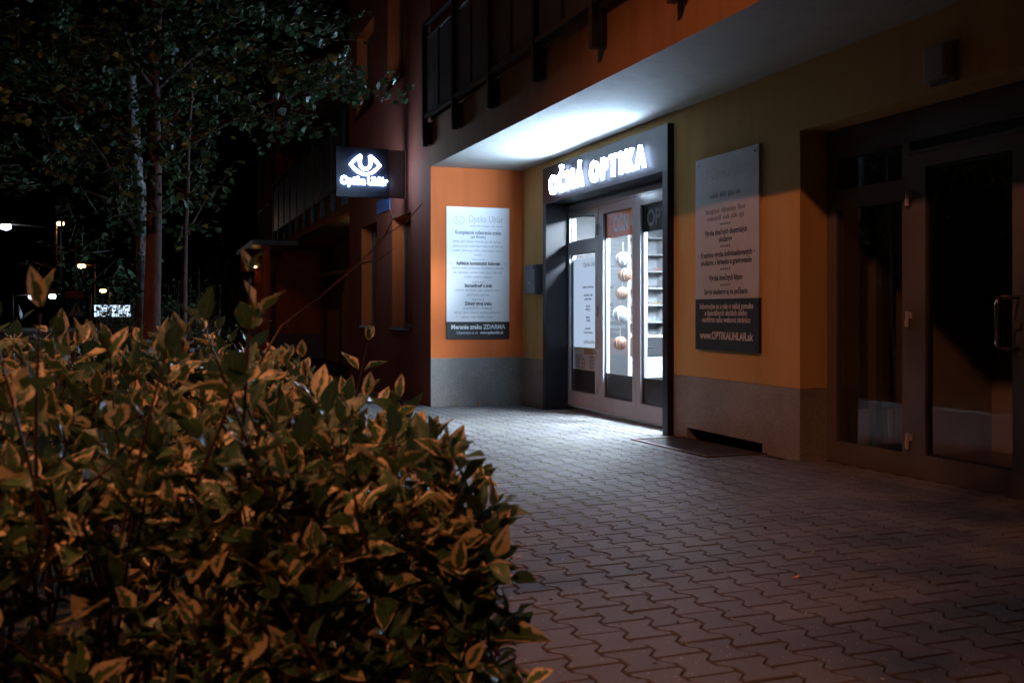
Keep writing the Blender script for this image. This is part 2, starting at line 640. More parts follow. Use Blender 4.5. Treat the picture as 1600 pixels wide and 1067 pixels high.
pv, pf = paver_geo()
paver_mesh = bpy.data.meshes.new('paver')
paver_mesh.from_pydata([tuple(p) for p in pv], [], pf)
paver_mesh.materials.append(M_PAVER)
spots = []
ncol = int((5.1 - 0.95) / PITCH) + 1
for c in range(ncol):
    x = 0.95 + PITCH * (c + 0.5)
    off = 0.0 if c % 2 == 0 else PL / 2
    for k in range(-8, 90):
        y = k * PL + off
        if y > 16.9 or y < -1.6:
            continue
        if x > 4.80 and not (8.82 < y < 12.08 or y < 6.75):
            continue
        if y > 13.05 and x > 3.5:
            continue
        if 4.20 < x and 7.05 < y < 8.57:
            continue
        if x > 5.05:
            continue
        spots.append((x, y))


def to_cam(x, y, z=0.0):
    s, c = math.sin(CAM_YAW), math.cos(CAM_YAW)
    d = x * s + y * c
    if d < 0.3:
        return d, 99, 99
    return d, (x * c - y * s) / d, (z - 1.2) / d


def shows(x, y, z=0.0, mx=0.53, lo=-0.372, hi=0.32):
    d, u, v = to_cam(x, y, z)
    return d > 0.3 and abs(u) < mx and lo < v < hi


def paver_pose(x, y):
    return (x + random.uniform(-0.0012, 0.0012), y + random.uniform(-0.0012, 0.0012), gz(y) + random.uniform(-0.0012, 0.0012),
            random.gauss(0, 0.005), random.gauss(0, 0.005), random.uniform(-0.006, 0.006))


def hidden_by_shrub(x, y):
    d, u, v = to_cam(x, y)
    return u < -0.02 + 0.25 * (v + 0.35)


vis = [s for s in spots if shows(*s) and not hidden_by_shrub(*s)]
vis.sort(key=lambda s: to_cam(*s)[0])
singles = set(vis[:300])
for (x, y) in vis[:300]:
    px, py, pz, ax, ay, az = paver_pose(x, y)
    o = bpy.data.objects.new('paver', paver_mesh)
    o.parent = pavement
    o.location = (px - 2.9, py - 8.7, pz)
    o.rotation_euler = (ax - 0.0135, ay, az)
    col.objects.link(o)
V, Fc = [], []
for (x, y) in spots:
    if (x, y) in singles:
        continue
    px, py, pz, ax, ay, az = paver_pose(x, y)
    q = pv.copy()
    q[:, 2] += q[:, 1] * (ax - 0.0135) - q[:, 0] * ay
    cz, sz = math.cos(az), math.sin(az)
    q = np.stack([q[:, 0] * cz - q[:, 1] * sz + px - 2.9, q[:, 0] * sz + q[:, 1] * cz + py - 8.7, q[:, 2] + pz], 1)
    b = len(V)
    V += [tuple(p) for p in q]
    Fc += [[b + i for i in f] for f in pf]
me = bpy.data.meshes.new('pavers')
me.from_pydata(V, [], Fc)
me.materials.append(M_PAVER)
o = bpy.data.objects.new('pavers', me)
o.parent = pavement
col.objects.link(o)
tag(o, kind='stuff')

for a_, b_ in (((4.155, 7.03), (4.258, 8.60)), ((4.26, 7.03), (4.836, 7.126)), ((4.26, 8.514), (4.836, 8.60))):
    m = MB()
    P_ = [(a_[0], a_[1]), (b_[0], a_[1]), (b_[0], b_[1]), (a_[0], b_[1])]
    m.poly([(x, y, gz(y) - 0.001) for x, y in P_])
    for q in range(4):
        (xa_, ya_), (xb2, yb2) = P_[q], P_[(q + 1) % 4]
        m.poly([(xb2, yb2, gz(yb2) - 0.001), (xa_, ya_, gz(ya_) - 0.001), (xa_, ya_, -0.1), (xb2, yb2, -0.1)])
    m.build('edge_strip', M_PAVER, pavement)

# concrete edging between the planting bed and the paving
M_KERB = simple('kerb_concrete', (0.22, 0.21, 0.20), 0.85, var=0.25, scale=9, bump=0.002)
kerb = empty('kerb', (0.9, 6, 0), None, None)
tag(kerb, kind='structure')
for k in range(19):
    y0 = -2 + k * 1.0
    MB().box((0.88, y0 + 0.004, gz(y0) - 0.2), (0.944, y0 + 0.996, gz(y0) + 0.03)).build('kerb_stone', M_KERB, kerb, bevel=0.006)

# ================================================================== the apartment building
WX = 4.84          # recessed ground-floor wall
PX = 3.52          # outer face of the piers and the balconies
SOF = 3.186
bld = empty('apartment_building', (4.8, 9.0, 0.0), 'orange and yellow apartment block with a recessed ground floor under long balconies', 'building')


def fx(y):
    """outer face of the balcony over the shop, which runs slightly out of true"""
    return PX + 0.014 * (13.02 - y)


# recessed wall: plinth and plaster
Z0 = -0.5
for a, b in (((WX - 0.001, 6.68, Z0), (WX + 0.26, 7.20, 0.60)), ((WX - 0.001, 7.20, 0.105), (WX + 0.26, 8.46, 0.60)), ((WX - 0.001, 8.46, Z0), (WX + 0.26, 8.80, 0.60)),
             ((WX - 0.001, 12.05, Z0), (WX + 0.26, 13.02, 0.585)), ((WX - 0.001, 0.95, Z0), (WX + 0.26, 2.70, 0.60))):
    MB().box(a, b).build('plinth', M_PLINTH, bld)
for a, b in (((WX, 6.68, 0.603), (WX + 0.26, 8.80, SOF + 0.3)), ((WX, 12.05, 0.588), (WX + 0.26, 13.02, SOF + 0.3)), ((WX, 8.80, 3.02), (WX + 0.26, 12.05, SOF + 0.3)),
             ((WX, 2.70, 2.655), (WX + 0.26, 6.68, SOF + 0.3)), ((WX, 0.95, 0.603), (WX + 0.26, 2.70, SOF + 0.3))):
    MB().box(a, b).build('wall', M_YELLOW, bld)
# basement window slot behind the grate
m = MB()
m.box((WX + 0.20, 7.18, -0.6), (WX + 0.24, 8.48, 0.10))
m.build('basement_window', M_PITBLACK, bld)
# soffit under the balcony
m = MB()
m.poly([(fx(0.95), 0.95, SOF), (fx(13.02), 13.02, SOF), (5.1, 13.02, SOF), (5.1, 0.95, SOF)])
m.poly([(fx(0.95), 0.95, SOF), (5.1, 0.95, SOF), (5.1, 0.95, SOF + 0.2), (fx(0.95), 0.95, SOF + 0.2)])
m.build('soffit', M_CREAM, bld)
# balcony edge
m = MB()
fy0, fy1 = 0.95, 13.018
zt = 3.80
m.poly([(fx(fy0), fy0, SOF - 0.002), (fx(fy0), fy0, zt), (fx(fy1), fy1, zt), (fx(fy1), fy1, SOF - 0.002)])
m.poly([(fx(fy0), fy0, zt), (fx(fy0) + 0.16, fy0, zt), (fx(fy1) + 0.16, fy1, zt), (fx(fy1), fy1, zt)])
m.poly([(fx(fy0), fy0, SOF - 0.002), (5.1, fy0, SOF - 0.002), (5.1, fy0, zt), (fx(fy0), fy0, zt)])
m.poly([(fx(fy0) + 0.16, fy0, zt), (fx(fy0) + 0.16, fy0, 3.42), (fx(fy1) + 0.16, fy1, 3.42), (fx(fy1) + 0.16, fy1, zt)])
m.build('balcony_edge', M_FASCIA, bld)
MB().box((3.70, 0.95, 3.38), (5.0, 13.0, 3.42)).build('balcony_floor', M_PITBLACK, bld)
# the flat behind the balcony
m = MB()
m.box((WX + 0.1, 0.95, 3.42), (WX + 0.35, 13.0, 8.6))
m.build('upper_wall', M_YELLOW, bld)
MB().box((PX + 0.02, 0.95, 6.1), (5.0, 13.0, 6.4)).build('upper_balcony_slab', M_CREAM, bld)


def facade(y0, y1, z0, z1, holes, x, th):
    """outer wall sheet with real openings: front, back and reveals"""
    m = MB()
    ysl = sorted({y0, y1, *[h[0] for h in holes], *[h[1] for h in holes]})
    zsl = sorted({z0, z1, *[h[2] for h in holes], *[h[3] for h in holes]})
    for a, b in zip(ysl[:-1], ysl[1:]):
        for c, d in zip(zsl[:-1], zsl[1:]):
            if any(h[0] <= a and b <= h[1] and h[2] <= c and d <= h[3] for h in holes):
                continue
            m.poly([(x, a, c), (x, a, d), (x, b, d), (x, b, c)])
            m.poly([(x + th, a, c), (x + th, b, c), (x + th, b, d), (x + th, a, d)])
    for (a, b, c, d) in holes:
        m.poly([(x, a, c), (x, b, c), (x + th, b, c), (x + th, a, c)], 1)
        m.poly([(x, a, d), (x + th, a, d), (x + th, b, d), (x, b, d)], 1)
        m.poly([(x, a, c), (x + th, a, c), (x + th, a, d), (x, a, d)], 1)
        m.poly([(x, b, c), (x, b, d), (x + th, b, d), (x + th, b, c)], 1)
    return m


def window(hole, x, parent):
    a, b, c, d = hole
    m = MB()
    fw = 0.07
    xa, xb = x + 0.19, x + 0.25
    m.box((xa, a, c), (xb, a + fw, d)); m.box((xa, b - fw, c), (xb, b, d))
    m.box((xa, a + fw, c), (xb, b - fw, c + fw)); m.box((xa, a + fw, d - fw), (xb, b - fw, d))
    mid = (a + b) / 2
    m.box((xa, mid - 0.04, c + fw), (xb, mid + 0.04, d - fw))
    w = m.build('window', M_FRAME_DARK, parent)
    for (p, q) in ((a + fw, mid - 0.04), (mid + 0.04, b - fw)):
        MB().box((xa + 0.02, p, c + fw), (xa + 0.035, q, d - fw)).build('pane', M_BLACK_GLOSS, w)
    m = MB()
    m.poly([(x - 0.035, a - 0.02, c + 0.012), (x + 0.19, a - 0.02, c + 0.03), (x + 0.19, b + 0.02, c + 0.03), (x - 0.035, b + 0.02, c + 0.012)][::-1])
    m.box((x - 0.035, a - 0.02, c - 0.03), (x - 0.031, b + 0.02, c + 0.012))
    m.poly([(x - 0.035, a - 0.02, c + 0.012), (x - 0.001, a - 0.02, c + 0.014), (x - 0.001, a - 0.02, c - 0.02), (x - 0.035, a - 0.02, c - 0.03)])
    m.build('sill', M_STEEL, w)


def pier(y0):
    """projecting bay between two recesses, two windows on each floor"""
    y1 = y0 + 5.93
    holes = [(y0 + 1.10, y0 + 2.30, 0.98, 2.68), (y0 + 3.45, y0 + 4.75, 0.98, 2.74),
             (y0 + 1.38, y0 + 2.62, 4.74, 6.25), (y0 + 3.65, y0 + 5.18, 4.76, 6.25)]
    facade(y0, y1, -0.6, 9.0, holes, PX, 0.28).build('pier_wall', [M_DARKRED, M_ORANGE], bld)
    for h in holes:
        window(h, PX, bld)
    # side faces of the bay
    MB().box((PX + 0.0005, y0, 0.597), (WX + 0.2, y0 + 0.25, SOF + 6)).build('return_wall', M_ORANGE, bld)
    MB().box((PX + 0.0005, y0 - 0.001, -0.6), (WX + 0.2, y0 + 0.24, 0.596)).build('plinth', M_PLINTH, bld)
    MB().box((PX + 0.0005, y1 - 0.25, 0.597), (WX + 0.2, y1 + 0.0005, 9.0)).build('return_wall', M_ORANGE, bld)
    MB().box((PX + 0.3, y0 + 0.25, 8.7), (9, y1, 9.0)).build('roof', M_PITBLACK, bld)
    MB().box((WX + 0.5, y0 + 0.3, -0.3), (WX + 0.55, y1 - 0.3, 8.7)).build('inner_wall', M_PITBLACK, bld)


pier(13.02)
pier(31.02)
# second recess, beyond the pier
m = MB()
m.box((WX, 18.95, -0.5), (WX + 0.25, 31.02, SOF + 0.1))
m.build('wall', M_YELLOW, bld)
m = MB()
m.poly([(PX, 18.95, SOF - 0.04), (PX, 31.02, SOF - 0.04), (5.0, 31.02, SOF - 0.04), (5.0, 18.95, SOF - 0.04)])
m.build('soffit', M_CREAM, bld)
MB().box((PX, 18.953, SOF - 0.042), (PX + 0.16, 31.018, 3.62)).build('balcony_edge', M_FASCIA, bld)
MB().box((WX + 0.1, 18.95, 3.4), (WX + 0.3, 31.02, 9)).build('upper_wall', M_YELLOW, bld)
MB().box((PX + 0.02, 18.96, 6.1), (5.0, 31.0, 6.4)).build('upper_balcony_slab', M_CREAM, bld)
shutter = MB().box((WX - 0.03, 20.6, 0.0), (WX - 0.002, 25.4, 2.6)).build('roller_shutter', M_RAIL, bld)
for k in range(17):
    z = 0.08 + k * 0.15
    MB().box((WX - 0.05, 20.65, z), (WX - 0.031, 25.35, z + 0.13)).build('slat', M_METAL_DARK, shutter, bevel=0.006)
# rear shell of the building so that no light leaks through
m = MB()
for nm, a, b in (('rear_wall', (9.2, -2, -0.5), (9.4, 37, 9)), ('gable_wall', (3.6, 0.7, -0.5), (9.19, 0.94, 8.89)), ('roof', (5.2, 0.9, 8.9), (9.19, 37, 9.1)), ('gable_wall', (WX + 0.25, 36.7, -0.5), (9.19, 36.94, 8.89))):
    MB().box(a, b).build(nm, M_YELLOW, bld)

# ------------------------------------------------------------------ balcony railings
def railing(name, yposts, xf, label, zb=3.86, zt=5.06, dead_end=True):
    root = empty(name, (xf(yposts[0]), yposts[0], 3.45), label, 'railing', 'balcony railings')
    ya, yb = yposts[0], yposts[-1]

    def bar(dx0, dx1, z0, z1, nm, mat):
        m = MB()
        x0, x1 = xf(ya), xf(yb)
        P = [(x0 - dx0, ya, z0), (x0 - dx1, ya, z0), (x1 - dx1, yb, z0), (x1 - dx0, yb, z0), (x0 - dx0, ya, z1), (x0 - dx1, ya, z1), (x1 - dx1, yb, z1), (x1 - dx0, yb, z1)]
        for q in ((0, 1, 2, 3), (7, 6, 5, 4), (0, 4, 5, 1), (1, 5, 6, 2), (2, 6, 7, 3), (3, 7, 4, 0)):
            m.poly([P[i] for i in q])
        m.build(nm, mat, root)
    bar(0.045, 0.125, zt - 0.02, zt + 0.03, 'handrail', M_RAIL)
    bar(0.060, 0.115, zb - 0.05, zb, 'bottom_rail', M_RAIL)
    bar(0.065, 0.105, zt - 0.20, zt - 0.165, 'top_rail', M_RAIL)
    for y in yposts:
        m = MB()
        x = xf(y)
        m.box((x - 0.125, y - 0.033, zb - 0.42), (x - 0.055, y + 0.033, zt - 0.021))
        m.build('post', M_RAIL, root)
        m = MB()
        m.box((x - 0.056, y - 0.07, zb - 0.40), (x - 0.003, y + 0.07, zb - 0.10))
        m.build('bracket', M_RAIL, root, bevel=0.004)
    for a, b in zip(yposts[:-1], yposts[1:]):
        if a > b:
            a, b = b, a
        w = (b - a - 0.066 - 0.16) / 2
        for k in range(2):
            s = a + 0.033 + 0.05 + k * (w + 0.06)
            x = xf(s)
            MB().box((x - 0.094, s, zb + 0.002), (x - 0.084, s + w, zt - 0.202)).build('panel', M_PANEL, root)
    return root


railing('balcony_railing', [12.99 - 1.325 * k for k in range(9)], fx, 'dark panelled balcony railing on brackets above the lit shop front')
railing('balcony_railing', [19.1 + 1.31 * k for k in range(10)], lambda y: PX, 'dark balcony railing farther down the street, behind the hanging sign', zb=3.70)

# ================================================================== the shop front
portal = empty('shop_portal', (4.8, 10.4, 0.0), 'black metal portal round the shop door with glowing white lettering on its lintel', 'shop front')
FXP = 4.77
MB().box((FXP, 8.723, -0.3), (5.16, 8.83, 2.612)).build('jamb', M_METAL_DARK, portal, bevel=0.003)
MB().box((FXP, 11.965, -0.3), (5.16, 12.072, 2.612)).build('jamb', M_METAL_DARK, portal, bevel=0.003)
MB().box((FXP, 8.723, 2.614), (5.16, 12.072, 3.082)).build('lintel', M_METAL_DARK, portal, bevel=0.003)
MB().box((5.02, 8.83, 2.585), (5.06, 11.965, 2.613)).build('led_strip_housing', M_METAL_DARK, portal)
# letters, one object each
word = 'OČNÁ OPTIKA'
pitch = [0.30, 0.285, 0.30, 0.30, 0.155, 0.31, 0.265, 0.245, 0.17, 0.27, 0.27]
ycur = 11.74
scale_y = (11.74 - 9.10) / sum(pitch)
for ch, w in zip(word, pitch):
    yc = ycur - w * scale_y / 2
    ycur -= w * scale_y
    if ch == ' ':
        continue
    text('letter', ch, 0.34, (FXP - 0.040, yc, 2.70), '-x', [L_SIGN, L_SIGN_SIDE], portal, bold=0.004, extrude=0.015, squeeze=0.86)

doors = empty('shop_door', (5.1, 10.4, 0.0), 'grey framed three part glazed shop door with posters behind the glass', 'door')
XD = 5.08
DXB = 5.17


def leaf_frame(name, ya, yb, st0, st1, rails, parent, mat, xa, xb):
    """ya > yb; stiles of width st0, st1 and the rails given as z ranges"""
    m = MB()
    zb, zt = rails[0][0], rails[-1][1]
    m.box((xa, ya, zb), (xb, ya - st0, zt))
    m.box((xa, yb + st1, zb), (xb, yb, zt))
    for (a, b) in rails:
        m.box((xa + 0.0005, ya - st0, a), (xb - 0.0005, yb + st1, b))
    return m.build(name, mat, parent)


frame = MB()
frame.box((XD + 0.012, 8.835, 2.512), (DXB, 11.96, 2.611))
frame.build('door_frame', M_FRAME, doors, bevel=0.002)
MB().box((XD - 0.03, 8.835, -0.2), (DXB + 0.02, 11.96, 0.012)).build('threshold', M_STEEL, doors, bevel=0.002)
for (ya, yb, s0, s1, rails) in ((11.962, 11.030, 0.055, 0.085, [(0.022, 0.205), (1.965, 2.120), (2.440, 2.505)]),
                               (11.022, 10.040, 0.135, 0.07, [(0.022, 0.198), (2.400, 2.505)]),
                               (10.034, 8.95, 0.12, 0.09, [(0.022, 0.198), (2.400, 2.505)])):
    lf = leaf_frame('door_leaf', ya, yb, s0, s1, rails, doors, M_FRAME, XD, DXB)
    for (a, b) in zip(rails[:-1], rails[1:]):
        MB().poly([(XD + 0.035, ya - s0, a[1]), (XD + 0.035, ya - s0, b[0]), (XD + 0.035, yb + s1, b[0]), (XD + 0.035, yb + s1, a[1])]).build('pane', M_GLASS, lf)
        m = MB()      # rubber beads round the pane
        for (p, q) in (((ya - s0, a[1]), (ya - s0 - 0.012, b[0])), ((yb + s1 + 0.012, a[1]), (yb + s1, b[0]))):
            m.box((XD + 0.025, p[0], p[1]), (XD + 0.045, q[0], q[1]))
        m.box((XD + 0.026, ya - s0, a[1]), (XD + 0.044, yb + s1, a[1] + 0.012))
        m.box((XD + 0.026, ya - s0, b[0] - 0.012), (XD + 0.044, yb + s1, b[0]))
        m.build('glazing_bead', M_RAIL, lf)
for (ya, yb) in ((11.905, 11.117), (10.885, 10.112), (9.912, 9.042)):
    MB().box((XD + 0.038, ya, 0.207), (XD + 0.046, yb, 0.488)).build('kick_panel', M_KICK, doors)
for z in (0.30, 1.22, 2.21):
    m = MB()
    m.tube([(XD - 0.018, 11.028, z - 0.055), (XD - 0.018, 11.028, z + 0.075)], 0.016, 10)
    m.box((XD - 0.012, 11.028 + 0.035, z - 0.05), (XD - 0.001, 11.028, z + 0.0))
    m.box((XD - 0.012, 11.028 - 0.035, z + 0.01), (XD - 0.001, 11.028, z + 0.065))
    m.build('hinge', M_HINGE, doors, bevel=0.002)
MB().tube([(XD, 11.06, 0.74), (XD - 0.02, 11.06, 0.74)], 0.016, 12).build('lock_cylinder', M_HINGE, doors, smooth=False)
MB().box((XD - 0.045, 11.056, 0.70), (XD - 0.021, 11.064, 0.752)).build('key', M_STEEL, doors)

# sheets behind the glass
XI = XD + 0.05
banner = empty('door_banner', (XI, 10.5, 2.1), 'orange banner strip with white word behind the middle door pane', 'banner')
MB().box((XI, 10.885, 2.10), (XI + 0.004, 10.112, 2.398)).build('sheet', M_BANNER_ORANGE, banner)
text('lettering', 'OČNÁ', 0.25, (XI - 0.002, 10.44, 2.165), '-x', M_BANNER_PRINT, banner, bold=0.006, width=0.52)
banner = empty('door_banner', (XI, 9.5, 2.1), 'black banner strip with grey word behind the right door pane', 'banner')
MB().box((XI, 9.912, 2.10), (XI + 0.004, 9.042, 2.398)).build('sheet', M_BLACK, banner)
text('lettering', 'OPTIKA', 0.25, (XI - 0.002, 9.44, 2.165), '-x', M_PRINT_LIGHT, banner, bold=0.006, width=0.82)

pane_poster = empty('door_poster', (XI, 11.5, 0.8), 'white poster sheet filling the left door pane, sign light on it painted as glow', 'poster')
t = NT('poster_painted_glow')
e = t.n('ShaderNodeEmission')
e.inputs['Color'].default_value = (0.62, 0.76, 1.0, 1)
e.inputs['Strength'].default_value = 0.85  # poster is no lamp; sign light on it is painted as emission
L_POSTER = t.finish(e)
MB().box((XI + 0.01, 11.905, 0.775), (XI + 0.03, 11.118, 1.90)).build('sheet', L_POSTER, pane_poster)
text('lettering', 'Optika Uhlár', 0.085, (XI + 0.008, 11.40, 1.79), '-x', M_PRINT_GREY, pane_poster, width=0.42)
for z_, w_ in ((1.52, 0.34), (1.42, 0.27), (1.37, 0.22), (1.28, 0.13), (1.24, 0.16), (1.14, 0.14), (1.10, 0.12), (1.0, 0.19), (0.95, 0.27)):
    print_row(pane_poster, (XI + 0.008, 11.45, z_), w_, 0.03, '-x', M_PRINT_GREY)
text('lettering', 'optikauhlar.sk', 0.075, (XI + 0.008, 11.38, 0.825), '-x', M_PRINT_GREY, pane_poster, width=0.42)
notice = empty('door_notice', (XI, 11.5, 0.5), 'pale notice sheet with red no entry symbol low in the left door pane', 'notice')
MB().box((XI + 0.012, 11.905, 0.475), (XI + 0.016, 11.118, 0.770)).build('sheet', M_WHITE_SHEET, notice)
MB().box((XI + 0.009, 11.58, 0.690), (XI + 0.011, 11.13, 0.762)).build('heading', simple('tan_heading', (0.45, 0.27, 0.12), 0.5), notice)
for k in range(8):
    z = 0.66 - k * 0.021
    MB().box((XI + 0.0095, 11.87, z), (XI + 0.0115, 11.87 - random.uniform(0.12, 0.22), z + 0.009)).build('print_line', M_PRINT_GREY, notice)
    MB().box((XI + 0.0095, 11.42, z), (XI + 0.0115, 11.42 - random.uniform(0.1, 0.2), z + 0.009)).build('print_line', M_PRINT_GREY, notice)
m = MB()
for k in range(20):
    a0, a1 = 2 * math.pi * k / 20, 2 * math.pi * (k + 1) / 20
    m.poly([(XI + 0.009, 11.60 + 0.045 * math.cos(a), 0.57 + 0.07 * math.sin(a)) for a in (a0, a1)] + [(XI + 0.009, 11.60 + 0.032 * math.cos(a), 0.57 + 0.052 * math.sin(a)) for a in (a1, a0)])
m.box((XI + 0.0085, 11.63, 0.563), (XI + 0.0095, 11.57, 0.577))
m.build('no_entry_symbol', M_PRINT_RED, notice)
MB().box((XI + 0.009, 11.40, 0.655), (XI + 0.0105, 11.15, 0.665)).build('red_line', M_PRINT_RED, notice)

# ------------------------------------------------------------------ shop interior
shop = empty('shop_room', (6.8, 11.5, 0.0), None, None)
tag(shop, kind='structure')
SY0, SY1, SX1 = 8.5, 14.6, 9.0
MB().box((5.16, SY0, -0.05), (SX1, SY1, 0.0)).build('shop_floor', M_TILE, shop)
MB().box((5.16, SY0, 2.75), (SX1, SY1, 2.8)).build('shop_ceiling', M_WHITE_WALL, shop)
MB().box((SX1, SY0, 0), (SX1 + 0.1, SY1, 2.75)).build('shop_wall', M_WHITE_WALL, shop)
MB().box((5.16, SY1, 0), (SX1 + 0.1, SY1 + 0.1, 2.75)).build('shop_wall', M_WHITE_WALL, shop)
MB().box((5.16, SY0 - 0.1, 0), (SX1 + 0.1, SY0, 2.75)).build('shop_wall', M_WHITE_WALL, shop)
m = MB()
m.box((5.11, 12.05, 0.0), (5.158, 14.6, 2.75)); m.box((5.155, 8.5, 2.60), (5.20, 12.05, 2.75))
m.build('shop_wall', M_WHITE_WALL, shop)
for k, (x, y) in enumerate(((6.1, 9.4), (6.1, 10.6), (6.1, 11.75), (7.9, 9.6), (7.9, 11.3), (7.9, 13.0))):
    r_ = empty('ceiling_light', (x, y, 2.74), ['square panel light in the shop ceiling, front row near the right jamb', 'square panel light in the shop ceiling, front row behind the middle pane', 'square panel light in the shop ceiling, front row near the back shelves', 'square panel light in the shop ceiling, rear row near the right side', 'square panel light in the shop ceiling, rear row in the middle', 'square panel light in the shop ceiling, rear corner by the shelves'][k], 'ceiling light', 'shop ceiling lights')
    MB().box((x - 0.31, y - 0.31, 2.715), (x + 0.31, y + 0.31, 2.748)).build('housing', M_WHITE_LAM, r_)
    MB().box((x - 0.28, y - 0.28, 2.708), (x + 0.28, y + 0.28, 2.714)).build('diffuser', L_PANEL if k < 3 else L_PANEL_DIM, r_)

shelf = empty('display_shelf', (7.2, 14.4, 0.0), 'tall white display shelving on the back wall of the shop', 'shelf')
MB().box((5.6, 14.52, 0.0), (8.8, 14.58, 2.5)).build('back_panel', M_WHITE_LAM, shelf)
for z in (1.05, 1.32, 1.59, 1.86, 2.13, 2.40):
    MB().box((5.6, 14.22, z), (8.8, 14.519, z + 0.022)).build('shelf_board', M_WHITE_LAM, shelf)
for x in (5.58, 6.66, 7.74, 8.80):
    MB().box((x, 14.20, 0.0), (x + 0.022, 14.52, 2.5)).build('upright', M_WHITE_LAM, shelf)
gi = 0
spec_cols = [(0.35, 0.08, 0.05), (0.05, 0.05, 0.06), (0.45, 0.33, 0.08), (0.25, 0.30, 0.30)]
for z, zn in ((1.072, 'lowest'), (1.342, 'second'), (1.612, 'third'), (1.882, 'highest')):
    for x, xn in ((7.18, 'left'), (7.42, 'middle'), (7.62, 'right')):
        gi += 1
        c = spec_cols[gi % 4]
        mm = simple('spectacle_frame_%d' % (gi % 4), c, 0.3)
        m = MB()
        for sx in (-0.034, 0.034):
            pts = [(x + sx + 0.028 * math.cos(a), 14.30, z + 0.026 + 0.021 * math.sin(a)) for a in np.linspace(0, 2 * math.pi, 11)]
            m.tube(pts, 0.004, 5, cap=False)
        m.tube([(x - 0.007, 14.30, z + 0.032), (x + 0.007, 14.30, z + 0.032)], 0.004, 5)
        for sx in (-0.064, 0.064):
            m.tube([(x + sx, 14.30, z + 0.032), (x + sx, 14.42, z + 0.030), (x + sx, 14.45, z + 0.004)], 0.004, 5)
        tag(m.build('spectacles', mm), '%s pair of spectacles on the %s lit shelf inside the shop' % (xn, zn), 'spectacles', 'spectacles on the shop shelves')
part = empty('dark_partition', (5.85, 13.05, 0.0), 'dark grey partition panel inside the shop, left of the counter', 'partition')
MB().box((5.17, 13.02, 0.0), (6.47, 13.08, 2.58)).build('panel', M_PARTITION, part)
MB().box((6.472, 13.01, 0.0), (6.50, 13.09, 2.58)).build('edge_trim', M_WHITE_LAM, part)
counter = empty('shop_counter', (7.0, 13.4, 0.0), 'white shop counter with a grey drawer band inside the door', 'counter')
MB().box((6.52, 13.2, 0.02), (8.7, 13.75, 0.25)).build('base', M_GREY_LAM, counter)
MB().box((6.51, 13.18, 0.252), (8.7, 13.75, 0.57)).build('cabinet', M_WHITE_LAM, counter)
for k in range(3):
    x0 = 6.51 + k * 0.735
    dr = MB().box((x0, 13.16, 0.575), (x0 + 0.725, 13.75, 0.845)).build('drawer', M_GREY_LAM, counter)
    MB().box((x0 + 0.28, 13.145, 0.70), (x0 + 0.44, 13.159, 0.712)).build('handle', M_STEEL, dr)
MB().box((6.505, 13.14, 0.848), (8.72, 13.78, 0.885)).build('worktop', M_WHITE_LAM, counter)
flow = empty('flower_tray', (7.7, 13.4, 0.886), 'tray of small yellow dried flowers on the shop counter', 'flowers')
m = MB()
for k in range(26):
    bx, by = 7.35 + random.random() * 0.7, 13.3 + random.random() * 0.25
    hh = 0.04 + random.random() * 0.06
    m.tube([(bx, by, 0.887), (bx + random.uniform(-.02, .02), by, 0.887 + hh)], 0.003, 4)
    m.ball((bx, by, 0.887 + hh), 0.014, 6, 4)
m.build('blossoms', simple('dried_yellow', (0.45, 0.30, 0.05), 0.8), flow)
MB().box((7.32, 13.27, 0.886), (8.08, 13.58, 0.902)).build('tray', simple('wood_tray', (0.28, 0.15, 0.07), 0.5), flow)

# hanging paper and wicker ornaments in the middle pane
def ornament(z, r, mat, ribs, label, ribmat=None, x=5.50, y=11.2):
    root = empty('hanging_ornament', (x, y, z), label, 'ornament', 'ornaments hanging behind the middle door pane')
    MB().ball((x, y, z), r * 0.96, 18, 12, (1, 1, 0.92)).build('globe', mat, root, smooth=True)
    for k in range(ribs):
        a = math.pi * k / ribs
        pts = [(x + r * math.sin(th) * math.cos(a), y + r * math.sin(th) * math.sin(a), z + 0.94 * r * math.cos(th)) for th in np.linspace(0, 2 * math.pi, 21)]
        MB().tube(pts, 0.006, 5, cap=False).build('rib', ribmat or mat, root)
    MB().tube([(x, y, z + r * 0.9), (x, y, z + r * 0.9 + 0.13)], 0.003, 5).build('cord', M_PRINT_GREY, root)
    return root


M_PAPER = simple('white_paper', (0.20, 0.20, 0.21), 0.7, var=0.03)
M_WICKER = simple('brown_wicker', (0.055, 0.020, 0.010), 0.6, var=0.3, scale=60)
M_WICKER_PALE = simple('pale_wicker', (0.11, 0.06, 0.035), 0.6, var=0.3, scale=60)
ornament(1.87, 0.095, M_PAPER, 5, 'white paper globe, topmost ornament hanging in the shop door')
ornament(1.68, 0.085, M_WICKER, 7, 'brown ribbed wicker globe below the white paper globe', M_WICKER_PALE, x=5.53)
ornament(1.45, 0.080, M_WICKER, 11, 'brown fluted globe, third ornament from the top', M_WICKER_PALE, x=5.49)
ornament(1.19, 0.105, M_PAPER, 4, 'white globe with pale ribs, fourth ornament from the top', M_PRINT_LIGHT, x=5.47)
ornament(0.83, 0.085, M_WICKER, 6, 'brown banded globe, lowest ornament in the shop door', M_WICKER_PALE, x=5.46)

